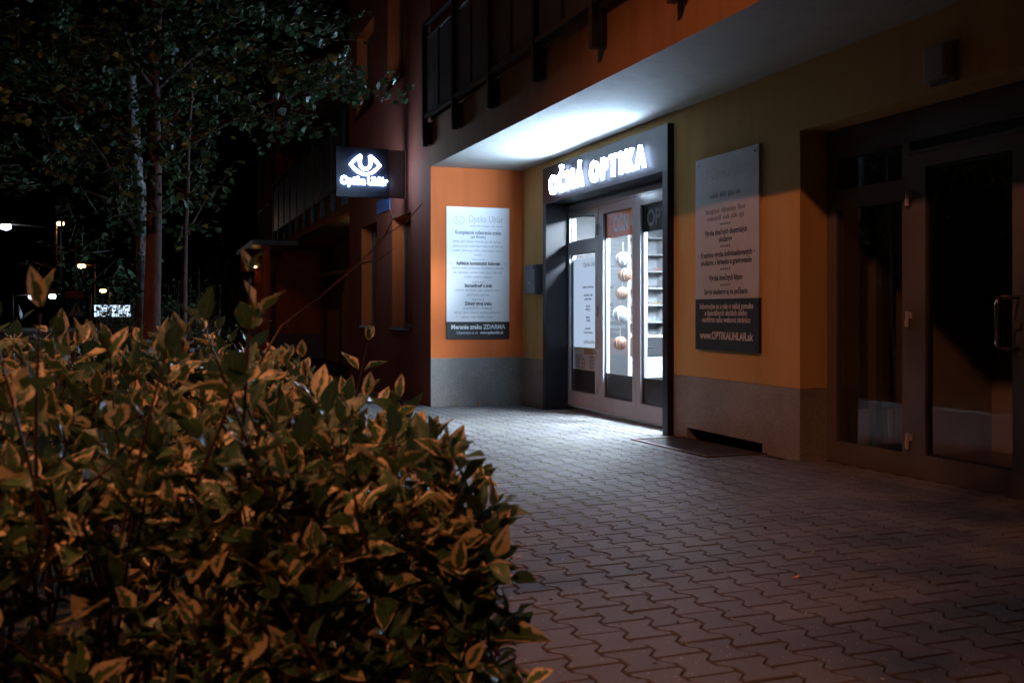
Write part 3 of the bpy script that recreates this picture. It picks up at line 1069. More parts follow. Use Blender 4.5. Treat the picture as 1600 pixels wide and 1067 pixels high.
# ================================================================== poster on the orange wall
poster = empty('wall_poster', (4.19, 13.0, 0.85), 'white opticians poster with black foot band on the orange return wall', 'poster')
PY = 13.02
MB().box((3.738, PY - 0.012, 1.088), (4.641, PY - 0.001, 2.655)).build('sheet', M_WHITE_SHEET, poster)
MB().box((3.738, PY - 0.0125, 0.853), (4.641, PY - 0.001, 1.086)).build('foot_band', M_BLACK, poster)
py_ = PY - 0.0135
eye_logo('eye_logo', (3.91, py_, 2.475), 0.165, '-y', M_PRINT_LIGHT, poster, rad=0.022)
text('lettering', 'Optika Uhlár', 0.135, (4.30, py_, 2.45), '-y', M_PRINT_LIGHT, poster, width=0.50)
print_row(poster, (4.31, py_, 2.39), 0.47, 0.024, '-y', M_PRINT_LIGHT)


def lines(rows, face, mat, parent, where, size, bold=0.0):
    for s_, z_, w_ in rows:
        text('lettering', s_, size, where(z_), face, mat, parent, bold=bold, width=w_)


def stars(cx, z, mat, parent, facing, x=None, y=None, r=0.013, gap=0.036):
    a, b, c = TEXT_AXES[facing]
    m = MB()
    for k in range(5):
        ctr = Vector((cx if facing == '-y' else x, y if facing == '-y' else cx, z)) + a * ((k - 2) * gap)
        pts = []
        for q in range(10):
            rr = r if q % 2 == 0 else r * 0.45
            th = math.pi / 2 + q * math.pi / 5
            pts.append(ctr + a * (rr * math.cos(th)) + b * (rr * math.sin(th)))
        m.poly(pts)
    return m.build('five_stars', mat, parent)


PW_ = lambda z: (4.19, py_, z)
lines([('Komplexné vyšetrenie zraku', 2.285, 0.66)], '-y', M_PRINT_GREY, poster, PW_, 0.072, 0.0025)
lines([('(až 40min)', 2.230, 0.21)], '-y', M_PRINT_GREY, poster, PW_, 0.055, 0.001)
lines([('Aplikácia kontaktných šošoviek', 1.866, 0.64), ('Starostlivosť o zrak', 1.562, 0.40), ('Zdravý vývoj zraku', 1.317, 0.39)], '-y', M_BLACK, poster, PW_, 0.064, 0.0025)
for x_ in (3.805, 4.575):
    text('lettering', '•', 0.05, (x_, py_, 1.868), '-y', M_BLACK, poster)
for z_, w_ in ((2.172, 0.73), (2.110, 0.73), (2.050, 0.73), (1.992, 0.13), (1.810, 0.73), (1.750, 0.72), (1.690, 0.41), (1.508, 0.67), (1.445, 0.33), (1.263, 0.43), (1.203, 0.69), (1.142, 0.48)):
    print_row(poster, (4.19, py_, z_), w_, 0.026, '-y', M_PRINT_LIGHT)
for z_ in (1.938, 1.630, 1.390):
    stars(4.19, z_, M_PRINT_GREY, poster, '-y', y=py_)
text('lettering', 'Meranie zraku ZDARMA', 0.085, (4.19, py_, 0.990), '-y', M_PRINT_WHITE, poster, bold=0.003, width=0.78)
text('lettering', 'Objednajte sa na', 0.055, (4.03, py_, 0.922), '-y', M_PRINT_LIGHT, poster, bold=0.001, width=0.31)
text('lettering', 'www.optikauhlar.sk', 0.055, (4.385, py_, 0.922), '-y', M_PRINT_WHITE, poster, bold=0.002, width=0.34)
m = MB()
for x in (3.81, 4.575):
    m.tube([(x, PY - 0.0127, 0.895), (x, PY - 0.017, 0.895)], 0.009, 8)
m.build('screw', M_STEEL, poster)

# ================================================================== information board right of the door
board = empty('information_board', (4.82, 7.73, 0.87), 'grey information board with black foot on the wall right of the shop door', 'notice board')
XB = 4.812
MB().box((XB, 7.211, 1.335), (WX - 0.001, 8.257, 2.634)).build('sheet', M_GREY_SHEET, board)
MB().box((XB - 0.0005, 7.211, 0.867), (WX - 0.001, 8.257, 1.333)).build('foot_band', M_BLACK, board)
xb_ = XB - 0.002
M_BPRINT = simple('board_print', (0.03, 0.03, 0.034), 0.5)
M_FADED = simple('faded_board_print', (0.17, 0.17, 0.20), 0.5)
text('lettering', 'Optika Uhlár', 0.15, (xb_, 7.66, 2.42), '-x', simple('ghost_print', (0.33, 0.33, 0.35), 0.4), board, width=0.62)
eye_logo('eye_logo', (xb_, 8.08, 2.47), 0.17, '-x', simple('ghost_print', (0.33, 0.33, 0.35), 0.4), board, rad=0.025)
BW_ = lambda z: (xb_, 7.735, z - 0.024)
for z_, w_ in ((2.250, 0.5), (2.112, 0.66), (2.046, 0.62)):
    print_row(board, (xb_, 7.735, z_), w_, 0.048, '-x', M_FADED)
lines([('Výroba slnečných dioptrických', 1.937, 0.70), ('okuliarov', 1.871, 0.22),
       ('Kreatívna výroba individualizovaných', 1.737, 0.84), ('okuliarov, s farbením a gravírovaním', 1.668, 0.84),
       ('Výroba slnečných klipov', 1.525, 0.56), ('Servis okuliarov aj na počkanie', 1.400, 0.72)], '-x', M_BPRINT, board, BW_, 0.070, 0.002)
for y_ in (8.195, 7.275):
    text('lettering', '•', 0.06, (xb_, y_, 1.715), '-x', M_BPRINT, board)
for z_ in (2.005, 1.805, 1.600, 1.457):
    stars(7.735, z_, M_BPRINT, board, '-x', x=xb_, r=0.015, gap=0.034)
lines([('Informujte sa u nás o našej ponuke', 1.268, 0.88), ('a špeciálnych akciách alebo', 1.208, 0.70), ('navštívte našu webovú stránku:', 1.146, 0.80)], '-x', M_PRINT_TAN, board, BW_, 0.070, 0.0015)
text('lettering', 'www.OPTIKAUHLAR.sk', 0.095, (xb_, 7.735, 0.968), '-x', M_PRINT_TAN, board, bold=0.003, width=0.88)
for y_, z_ in ((8.205, 2.585), (7.262, 2.585), (8.205, 0.915), (7.262, 0.915)):
    MB().tube([(XB + 0.001, y_, z_), (XB - 0.006, y_, z_)], 0.012, 10).build('screw', M_STEEL, board)

# ================================================================== small things on the shop wall
mail = empty('mailbox', (4.78, 12.42, 1.45), 'dark grey metal mailbox left of the shop portal', 'mailbox')
MB().box((4.715, 12.22, 1.46), (WX - 0.001, 12.60, 1.85)).build('body', M_MAILBOX, mail, bevel=0.008)
MB().box((4.700, 12.23, 1.785), (4.714, 12.59, 1.835)).build('flap', M_MAILBOX, mail, bevel=0.004)
MB().tube([(4.714, 12.41, 1.60), (4.704, 12.41, 1.60)], 0.012, 10).build('lock', M_STEEL, mail)
MB().box((4.80, 12.602, 1.79), (4.73, 12.606, 1.80)).build('newspaper_slot', M_STEEL, mail)

grate = empty('floor_grate', (4.55, 7.82, 0.0), 'steel mesh grate in a rusty frame over the light well below the board', 'grate')
GX0, GX1, GY0, GY1 = 4.262, 4.838, 7.13, 8.51


def gq(x, y, dz=0.0):
    return (x, y, gz(y) + dz)


def slab(x0, x1, y0, y1, za, zb):
    m_ = MB()
    P = [gq(x0, y0, za), gq(x1, y0, za), gq(x1, y1, za), gq(x0, y1, za), gq(x0, y0, zb), gq(x1, y0, zb), gq(x1, y1, zb), gq(x0, y1, zb)]
    for q in ((0, 3, 2, 1), (4, 5, 6, 7), (0, 1, 5, 4), (1, 2, 6, 5), (2, 3, 7, 6), (3, 0, 4, 7)):
        m_.poly([P[i] for i in q])
    return m_


for (a, b, c, d) in ((GX0, GX0 + 0.025, GY0, GY1), (GX0 + 0.025, GX1, GY0, GY0 + 0.025), (GX0 + 0.025, GX1, GY1 - 0.025, GY1)):
    slab(a, b, c, d, -0.04, 0.012).build('frame_bar', M_RUST, grate)
m = MB()
for k in range(1, 30):
    y = GY0 + 0.025 + k * (GY1 - GY0 - 0.05) / 30
    s_ = slab(GX0 + 0.026, GX1, y - 0.0026, y + 0.0026, -0.002, 0.0075)
    b0 = len(m.v); m.v += s_.v; m.f += [[b0 + i for i in f] for f in s_.f]; m.mi += s_.mi
for k in range(1, 15):
    x = GX0 + 0.025 + k * (GX1 - GX0 - 0.025) / 15
    s_ = slab(x - 0.0026, x + 0.0026, GY0 + 0.026, GY1 - 0.026, -0.002, 0.006)
    b0 = len(m.v); m.v += s_.v; m.f += [[b0 + i for i in f] for f in s_.f]; m.mi += s_.mi
tag(m.build('mesh', M_GALV, grate), kind='stuff')
m = MB()
m.box((GX0 - 0.02, GY0 - 0.02, -0.75), (GX1 + 0.22, GY1 + 0.02, -0.7))
m.box((GX0 - 0.03, GY0 - 0.03, -0.7), (GX0 - 0.004, GY1 + 0.03, -0.012)); m.box((GX0, GY0 - 0.03, -0.7), (GX1, GY0 - 0.004, -0.012)); m.box((GX0, GY1 + 0.004, -0.7), (GX1, GY1 + 0.03, -0.012))
m.build('pit', M_PITBLACK, grate)

# ================================================================== dark entrance on the right
ent = empty('entrance_door', (5.12, 5.0, 0.0), 'dark brown glazed house entrance with a steel pull handle, at the right', 'door')
XE, XEB = 5.09, 5.16
# reveals of the recess belong to the building
m = MB()
m.poly([(WX, 6.6795, 0.603), (WX, 6.6795, 2.655), (XEB, 6.6795, 2.655), (XEB, 6.6795, 0.603)])
m.build('door_reveal', M_YELLOW, bld)
m = MB()
m.box((WX + 0.26, 6.679, -0.4), (5.42, 6.80, 3.0))
m.build('inner_wall', M_LOBBY, bld)
MB().box((XE + 0.003, 6.675, 0.02), (XEB, 6.605, 2.65)).build('frame_post', M_FRAME_DARK, ent)
MB().box((XE + 0.003, 5.80, 0.02), (XEB, 5.745, 2.45)).build('frame_post', M_FRAME_DARK, ent)
MB().box((XE + 0.003, 6.604, 2.452), (XEB, 2.72, 2.65)).build('header', M_FRAME_DARK, ent)
MB().box((XE - 0.04, 6.675, -0.2), (XEB + 0.04, 2.72, 0.018)).build('threshold', M_PITBLACK, ent)
side = leaf_frame('sidelight', 6.604, 5.802, 0.045, 0.02, [(0.022, 0.19), (2.02, 2.17), (2.42, 2.45)], ent, M_FRAME_DARK, XE + 0.004, XEB)
for (a, b) in ((0.19, 2.02), (2.17, 2.42)):
    MB().poly([(XE + 0.03, 6.559, a), (XE + 0.03, 6.559, b), (XE + 0.03, 5.822, b), (XE + 0.03, 5.822, a)]).build('pane', M_GLASS_DARK, side)
MB().box((XE + 0.034, 6.55, 2.18), (XE + 0.044, 5.83, 2.41)).build('number_panel', M_BLACK_GLOSS, side)
for ya, yb in ((5.742, 4.735), (4.725, 3.72)):
    lf = leaf_frame('door_leaf', ya, yb, 0.155, 0.10, [(0.022, 0.205), (2.23, 2.33)], ent, M_FRAME_DARK, XE, XEB)
    MB().poly([(XE + 0.03, ya - 0.155, 0.205), (XE + 0.03, ya - 0.155, 2.23), (XE + 0.03, yb + 0.10, 2.23), (XE + 0.03, yb + 0.10, 0.205)]).build('pane', M_GLASS_DARK, lf)
    m = MB()
    m.box((XE + 0.02, ya - 0.155, 0.205), (XE + 0.045, ya - 0.170, 2.23)); m.box((XE + 0.02, yb + 0.10, 0.205), (XE + 0.045, yb + 0.115, 2.23))
    m.box((XE + 0.021, ya - 0.17, 0.205), (XE + 0.044, yb + 0.115, 0.22)); m.box((XE + 0.021, ya - 0.17, 2.215), (XE + 0.044, yb + 0.115, 2.23))
    m.build('glazing_bead', M_RAIL, lf)
m = MB()
m.box((XE + 0.004, 5.742, 2.335), (XEB, 3.72, 2.36)); m.box((XE + 0.004, 5.742, 2.43), (XEB, 3.72, 2.45))
m.build('transom_bar', M_FRAME_DARK, ent)
MB().box((XE + 0.03, 5.742, 2.36), (XE + 0.036, 3.72, 2.43)).build('transom_pane', M_BLACK_GLOSS, ent)
for z in (0.285, 1.155, 2.02):
    m = MB()
    m.tube([(XE - 0.018, 5.744, z - 0.05), (XE - 0.018, 5.744, z + 0.06)], 0.014, 10)
    m.box((XE - 0.012, 5.744 + 0.035, z - 0.045), (XE - 0.001, 5.744, z)); m.box((XE - 0.012, 5.744 - 0.035, z + 0.01), (XE - 0.001, 5.744, z + 0.055))
    m.build('hinge', M_HINGE, ent)
hp = [(XE, 4.785, 1.302)]
for k in range(7):
    a = math.pi / 2 * k / 6
    hp.append((4.955 - 0.045 * math.sin(a) + 0.0, 4.785, 1.257 + 0.045 * math.cos(a)))
for k in range(7):
    a = math.pi / 2 * k / 6
    hp.append((4.910 + 0.045 * (1 - math.cos(a)), 4.785, 1.025 - 0.045 * math.sin(a)))
hp.append((XE, 4.785, 0.98))
MB().tube(hp, 0.0125, 10).build('handle', simple('polished_handle', (0.55, 0.52, 0.48), 0.14, 1.0, var=0.05), ent, smooth=True)
MB().tube([(XE, 4.785, 1.13), (XE - 0.02, 4.785, 1.13)], 0.03, 14).build('lock', M_FRAME_DARK, ent)
MB().box((WX + 0.001, 2.72, 0.0), (XEB, 3.715, 2.45)).build('side_panel', M_FRAME_DARK, ent)

lobby = empty('entrance_lobby', (6.0, 5.0, 0.0), None, None)
tag(lobby, kind='structure')
MB().box((5.17, 2.6, -0.05), (6.9, 6.73, 0.015)).build('lobby_floor', M_TILE, lobby)
MB().box((5.422, 6.70, 0.0), (6.9, 6.80, 2.7)).build('lobby_wall', M_LOBBY, lobby)
MB().box((6.82, 2.6, 0.0), (6.9, 6.70, 2.7)).build('lobby_wall', M_LOBBY, lobby)
MB().box((5.17, 2.5, 0.0), (6.9, 2.6, 2.7)).build('lobby_wall', M_LOBBY, lobby)
MB().box((5.17, 2.5, 2.7), (6.9, 6.8, 2.75)).build('lobby_ceiling', M_WHITE_WALL, lobby)
MB().box((5.53, 6.62, 0.016), (5.59, 6.699, 2.6)).build('lobby_post', M_FRAME_DARK, lobby)
rad_ = empty('radiator', (5.6, 6.65, 0.14), 'low pale radiator seen through the dark entrance glass', 'radiator')
for k in range(9):
    if 3 <= k <= 4:
        continue
    MB().box((5.30 + k * 0.062, 6.635, 0.13), (5.352 + k * 0.062, 6.698, 0.42)).build('rib', M_PLASTIC, rad_, bevel=0.006)

wl = empty('wall_lamp', (4.80, 5.13, 2.70), 'unlit boxy wall lamp above the dark entrance', 'wall lamp')
MB().box((4.815, 5.015, 2.69), (WX - 0.001, 5.245, 2.95)).build('back_plate', M_FRAME_DARK, wl, bevel=0.006)
MB().box((4.735, 5.035, 2.71), (4.814, 5.225, 2.93)).build('shade', M_PLASTIC, wl, bevel=0.015)

# ================================================================== hanging blade sign
blade = empty('hanging_sign', (3.5, 14.4, 2.88), 'black box sign with glowing eye logo projecting from the building corner', 'sign')
BX0, BX1, BY, BZ0, BZ1 = 2.475, 3.245, 14.36, 2.890, 3.612
MB().box((BX0, BY, BZ0), (BX1, BY + 0.12, BZ1)).build('box', simple('blue_black_face', (0.022, 0.026, 0.036), 0.42), blade, bevel=0.004)
MB().box((BX1 + 0.002, BY + 0.012, BZ0 + 0.01), (3.485, BY + 0.10, BZ1 - 0.01)).build('bracket_panel', simple('brown_grey_sheet', (0.16, 0.13, 0.12), 0.4), blade, bevel=0.003)
MB().box((3.487, BY + 0.0, BZ0 + 0.005), (3.517, BY + 0.115, BZ1 - 0.005)).build('wall_plate', M_STEEL, blade, bevel=0.002)
eye_logo('eye_logo', (2.895, BY - 0.012, 3.365), 0.385, '-y', L_BLADE, blade, rad=0.050, depth=0.014, sides=L_BLADE_SIDE)
text('lettering', 'Optika Uhlár', 0.155, (2.875, BY - 0.022, 3.075), '-y', [L_BLADE, L_BLADE_SIDE], blade, bold=0.006, extrude=0.008, width=0.69)
eye_logo('eye_logo', (2.86, BY + 0.132, 3.365), 0.385, '+y', L_BLADE, blade, rad=0.050, depth=0.014, sides=L_BLADE_SIDE)
text('lettering', 'Optika Uhlár', 0.155, (2.86, BY + 0.142, 3.075), '+y', [L_BLADE, L_BLADE_SIDE], blade, bold=0.006, extrude=0.008, width=0.69)

plaque = empty('street_plaque', (3.5, 15.95, 2.80), 'plain blue enamel plaque on the pier below the hanging sign', 'plaque')
MB().box((3.500, 15.42, 2.84), (3.5185, 16.40, 3.06)).build('plate', simple('blue_enamel', (0.05, 0.12, 0.34), 0.3), plaque, bevel=0.004)

# lit wall lamp in the second recess (hidden by the pier, its light falls on the soffit)
l2 = empty('wall_lamp', (4.8, 20.1, 2.5), 'lit warm wall lamp in the recess beyond the hanging sign', 'wall lamp')
MB().box((4.79, 20.0, 2.45), (WX - 0.001, 20.2, 2.65)).build('back_plate', M_FRAME_DARK, l2)
MB().box((4.70, 20.02, 2.47), (4.788, 20.18, 2.63)).build('shade', L_WARM, l2, bevel=0.01)

# entrance canopy farther down the street
can = empty('entrance_canopy', (3.0, 29, -0.1), 'dark entrance canopy on orange posts far down the facade', 'canopy')
MB().box((2.35, 26.0, 2.95), (PX - 0.004, 31.0, 3.07)).build('roof_slab', M_RAIL, can)
for y in (28.3, 26.2):
    MB().box((2.62, y - 0.09, -0.3), (2.80, y + 0.09, 2.95)).build('post', M_ORANGE, can)
MB().box((2.45, 30.6, 2.45), (3.45, 30.75, 2.945)).build('fascia_panel', M_ORANGE, can)
cl = MB().box((2.60, 28.12, 2.45), (2.78, 28.20, 2.75)).build('lamp_box', M_PLASTIC, can)
MB().box((2.60, 28.10, 2.46), (2.66, 28.118, 2.50)).build('lamp_lens', L_SODIUM, cl)

# ================================================================== street lamps
def street_lamp(base, height, arm, label, lens, pole_r=0.06, pole_mat=None, extra=0.0, head=(0.5, 0.22, 0.12)):
    """arm = horizontal vector from the pole top to the head"""
    x, y, z = base
    root = empty('street_lamp', base, label, 'street lamp', 'street lamps along the far road')
    pm = pole_mat or simple('painted_pole', (0.10, 0.06, 0.05), 0.5)
    MB().tube([(x, y, z), (x, y, z + height * 0.5), (x, y, z + height + extra)], [pole_r * 1.3, pole_r, pole_r * 0.8], 10).build('pole', pm, root, smooth=True)
    hx, hy = x + arm[0], y + arm[1]
    MB().tube([(x, y, z + height - 0.25), (x + arm[0] * 0.3, y + arm[1] * 0.3, z + height - 0.08), (hx, hy, z + height)], pole_r * 0.5, 8).build('arm', pm, root, smooth=True)
    L, W, T = head
    MB().box((hx - L / 2, hy - W / 2, z + height - T * 0.2), (hx + L / 2, hy + W / 2, z + height + T)).build('head', pm, root, bevel=0.03)
    MB().ball((hx, hy, z + height - T * 0.75), L * 0.40, 14, 8, (1.0, 0.8, 0.62)).build('lens', lens, root, smooth=True)
    return root


GF = gz(17) - 0.05
M_PALE = simple('pale_pole', (0.42, 0.42, 0.44), 0.4)
street_lamp((-5.2, 65.6, GF), 6.6, (-2.9, -1.0), 'tall lamp post with a white light on a long arm reaching left', L_LED, 0.09, extra=6.0, head=(0.75, 0.5, 0.25))
street_lamp((-7.3, 87.2, GF), 8.7, (0.3, 0.0), 'orange street lamp glimpsed through leaves beside the tall lamp post', L_SODIUM, 0.06, head=(0.7, 0.4, 0.2))
street_lamp((-4.9, 96.3, GF), 5.75, (-1.1, -0.4), 'orange street lamp low to the right of the pale sign pole', L_SODIUM, 0.06, head=(0.8, 0.4, 0.25))
street_lamp((-4.9, 128.7, GF), 4.3, (-0.8, 0.0), 'smallest and farthest orange street lamp, nearest the tree trunks', L_SODIUM, 0.08, head=(0.9, 0.5, 0.3))
street_lamp((-11.9, 99.6, GF), 3.1, (1.5, 0.6), 'low white lamp on a curved arm, leftmost above the hedge', L_LED, 0.06, head=(0.8, 0.4, 0.3))
street_lamp((-5.3, 98.0, GF), 3.15, (-3.2, -0.2), 'low white lamp on a long curved arm behind the crossing sign', L_LED, 0.06, head=(0.8, 0.4, 0.35))

# the sodium lamp whose light falls on the shrub, the paving and the facade: it stands left of the view
for SL, watt, cone, blend, lab in STREET_LAMPS:
    near_lamp = empty('street_lamp', (SL[0] - 1.5, SL[1] - 0.4, gz(SL[1]) - 0.05), lab, 'street lamp', 'near sodium street lamps')
    NB = near_lamp.location
    MB().tube([tuple(NB), (NB.x, NB.y, 4.5), (NB.x, NB.y, 8.6)], [0.09, 0.07, 0.055], 12).build('pole', M_PALE, near_lamp, smooth=True)
    MB().tube([(NB.x, NB.y, 8.5), (NB.x + 0.5, NB.y + 0.14, 8.95), (SL[0] - 0.25, SL[1] - 0.07, 9.0)], 0.035, 10).build('arm', M_PALE, near_lamp, smooth=True)
    MB().box((SL[0] - 0.3, SL[1] - 0.14, SL[2] + 0.10), (SL[0] + 0.3, SL[1] + 0.14, SL[2] + 0.26)).build('head', M_PALE, near_lamp, bevel=0.04)
    MB().box((SL[0] - 0.2, SL[1] - 0.1, SL[2] + 0.06), (SL[0] + 0.2, SL[1] + 0.1, SL[2] + 0.098)).build('lens', L_SODIUM, near_lamp)
    ld = bpy.data.lights.new('sodium_bulb', 'SPOT')
    ld.energy = watt
    ld.color = SODIUM
    ld.shadow_soft_size = 0.15
    ld.spot_size = R(cone)
    ld.spot_blend = blend
    lo = bpy.data.objects.new('sodium_bulb', ld)
    lo.location = (SL[0] - NB.x, SL[1] - NB.y, SL[2] - NB.z)
    lo.parent = near_lamp
    col.objects.link(lo)

# crossing sign and lit advertising panel
cs = empty('crossing_sign', (-2.56, 38.1, GF), 'blue pedestrian crossing sign with a white triangle on a pale pole', 'road sign')
MB().tube([(-2.56, 38.1, GF), (-2.56, 38.1, 4.05)], 0.045, 10).build('pole', M_PALE, cs, smooth=True)
sx, sy = -2.56, 38.02
MB().box((sx - 0.33, sy, 1.02), (sx + 0.33, sy + 0.02, 1.70)).build('plate', simple('sign_blue', (0.02, 0.06, 0.30), 0.35), cs)
MB().poly([(sx - 0.26, sy - 0.004, 1.12), (sx + 0.26, sy - 0.004, 1.12), (sx, sy - 0.004, 1.60)]).build('triangle', M_PRINT_WHITE, cs)
m = MB()
m.poly([(sx - 0.02, sy - 0.006, 1.30), (sx + 0.03, sy - 0.006, 1.30), (sx + 0.04, sy - 0.006, 1.43), (sx - 0.02, sy - 0.006, 1.43)])
m.poly([(sx - 0.02, sy - 0.006, 1.30), (sx - 0.09, sy - 0.006, 1.17), (sx - 0.06, sy - 0.006, 1.17), (sx + 0.01, sy - 0.006, 1.29)])
m.poly([(sx + 0.0, sy - 0.006, 1.30), (sx + 0.06, sy - 0.006, 1.17), (sx + 0.09, sy - 0.006, 1.17), (sx + 0.03, sy - 0.006, 1.30)])
m.poly([(sx + 0.03 * math.cos(a) + 0.01, sy - 0.006, 1.465 + 0.03 * math.sin(a)) for a in np.linspace(0, 2 * math.pi, 9)[:-1]])
m.build('walking_figure', M_BLACK, cs)
MB().box((sx - 0.33, sy, 1.74), (sx + 0.25, sy + 0.02, 1.98)).build('supplementary_plate', M_BANNER_ORANGE, cs)
ad = empty('light_panel', (-1.9, 53.2, GF), 'small bright white light panel low behind the hedge leaves', 'light panel')
MB().box((-2.75, 53.15, 1.05), (-1.08, 53.25, 1.62)).build('screen', L_SCREEN, ad)
MB().box((-1.98, 53.17, GF), (-1.86, 53.24, 1.05)).build('post', M_PALE, ad)

# ================================================================== leaves
def leaf_material():
    t = NT('variegated_leaf')
    uv = t.n('ShaderNodeUVMap')
    sp = t.n('ShaderNodeSeparateXYZ')
    t.l(uv.outputs[0], sp.inputs[0])
    oi = t.n('ShaderNodeObjectInfo')
    ge = t.n('ShaderNodeNewGeometry')
    rnd = t.math('FRACT', t.math('ADD', oi.outputs['Random'], ge.outputs['Random Per Island']))
    across = t.math('ABSOLUTE', t.math('SUBTRACT', t.math('MULTIPLY', sp.outputs[0], 2.0), 1.0))
    nz = t.noise(75, 4, 0.6, ge.outputs['Position'])
    edge = t.math('ADD', t.math('ADD', across, t.math('MULTIPLY', t.math('POWER', sp.outputs[1], 3.0), 0.35)),
                  t.math('MULTIPLY', t.math('SUBTRACT', nz, 0.5), 1.5))
    thr = t.math('ADD', t.math('MULTIPLY', rnd, 1.5), 0.13)
    cream_f = t.math('MULTIPLY', t.math('SUBTRACT', edge, thr), 9.0, clamp=True)
    green = t.ramp(rnd, [(0.0, (0.050, 0.135, 0.050)), (0.5, (0.070, 0.160, 0.060)), (1.0, (0.045, 0.115, 0.070))])
    cream = t.ramp(rnd, [(0.0, (0.68, 0.58, 0.30)), (0.4, (0.72, 0.62, 0.39)), (0.8, (0.76, 0.67, 0.47)), (1.0, (0.56, 0.54, 0.24))])
    c = t.mix(cream_f, green, cream)
    wv = t.n('ShaderNodeTexWave', wave_type='BANDS', bands_direction='DIAGONAL')
    wv.inputs['Scale'].default_value = 2.6
    wv.inputs['Distortion'].default_value = 0.6
    mir = t.n('ShaderNodeCombineXYZ')
    t.l(across, mir.inputs[0]); t.l(t.math('MULTIPLY', sp.outputs[1], 2.2), mir.inputs[1])
    t.l(mir.outputs[0], wv.inputs['Vector'])
    rib = t.math('SUBTRACT', 1.0, t.math('MULTIPLY', across, 14.0), clamp=True)
    h = t.math('SUBTRACT', t.math('MULTIPLY', wv.outputs['Fac'], 0.5), rib)
    c = t.mix(t.math('MULTIPLY', rib, 0.45), c, (0.42, 0.40, 0.16))
    spot = t.noise(130, 3, 0.6, ge.outputs['Position'])
    c = t.mix(t.ramp(spot, [(0.64, (0, 0, 0)), (0.70, (0.75, 0.75, 0.75))]), c, (0.10, 0.045, 0.02))
    p = t.principled(c, 0.34, spec=0.6, bump=h, bump_d=0.0016, bump_s=0.7)
    tl = t.n('ShaderNodeBsdfTranslucent')
    t.l(c, tl.inputs['Color'])
    mx = t.n('ShaderNodeMixShader')
    mx.inputs[0].default_value = 0.22
    t.l(p.outputs[0], mx.inputs[1]); t.l(tl.outputs[0], mx.inputs[2])
    return t.finish(mx)


M_LEAF = leaf_material()


def leaf_grid(rows, cols, fold, curl, wave, twist):
    """leaf of unit length along +x from its stalk, half width ~0.23, upper side +z; returns verts, uvs, faces"""
    v, uv = [], []
    for i in range(rows + 1):
        s = i / rows
        w = 0.262 * (math.sin(math.pi * min(1, s ** 0.82)) ** 0.85 if 0 < s < 1 else 0.0) * (1 - 0.18 * s) + (0.004 if i in (0, rows) else 0)
        for j in range(cols + 1):
            q = j / cols * 2 - 1
            y = q * w
            z = abs(y) * fold - curl * s * s + wave * w * math.sin(9 * s + 2.2 * q) + 0.06 * s
            tz = twist * s
            v.append((s * (1 - 0.05 * abs(curl)), y * math.cos(tz) - z * math.sin(tz) * 0.3, z + y * math.sin(tz)))
            uv.append((j / cols, s))
    f = []
    for i in range(rows):
        for j in range(cols):
            a = i * (cols + 1) + j
            f.append((a, a + cols + 1, a + cols + 2, a + 1))
    return np.array(v), np.array(uv), f


def mesh_from(name, V, UV, F, mat, smooth=True):
    me = bpy.data.meshes.new(name)
    me.from_pydata([tuple(p) for p in V], [], [list(map(int, q)) for q in F])
    lay = me.uv_layers.new(name='UVMap')
    li = np.empty(len(me.loops), dtype=np.int32)
    me.loops.foreach_get('vertex_index', li)
    lay.data.foreach_set('uv', np.asarray(UV, dtype=np.float32)[li].ravel())
    me.materials.append(mat)
    if smooth:
        me.polygons.foreach_set('use_smooth', [True] * len(me.polygons))
    me.update()
    return me


VARS = [(random.uniform(0.15, 0.7), random.uniform(-0.05, 0.42), random.uniform(0.05, 0.3), random.uniform(-0.5, 0.5)) for _ in range(14)]
HI = [leaf_grid(7, 4, *p) for p in VARS]
LO = [leaf_grid(5, 2, *p) for p in VARS]
HI_MESH = [mesh_from('leaf', v, u, f, M_LEAF) for v, u, f in HI]

# ================================================================== the variegated shrub in the foreground
shrub = empty('variegated_shrub', (-0.2, 3.2, gz(3) - 0.05), 'large dogwood shrub with cream edged green leaves in the foreground', 'shrub')
SB = Vector(shrub.location)
XR, YF, XL, YB = 0.62, 1.98, -2.1, 5.0


def surf(u, v):
    """bumpy top height over the bed"""
    return 0.91 + 0.07 * max(0.0, min(1.0, (0.35 - u) / 0.5)) + 0.06 * math.sin(2.3 * u + 1.1) * math.cos(1.7 * v) + 0.05 * math.sin(5.1 * u - 3.0 * v) + 0.03 * math.sin(9 * v + 4 * u)


def inside_bed(x, y):
    return XL < x < XR and YF < y < YB


leaves = []      # (matrix 4x4, variant, outer)
stems = MB()
M_STEM = simple('red_twig_bark', (0.040, 0.018, 0.013), 0.5, var=0.4, scale=60)


def frame_of(d, up):
    d = d.normalized()
    y = up.cross(d)
    if y.length < 1e-3:
        y = Vector((1, 0, 0)).cross(d)
    y.normalize()
    z = d.cross(y)
    return d, y, z


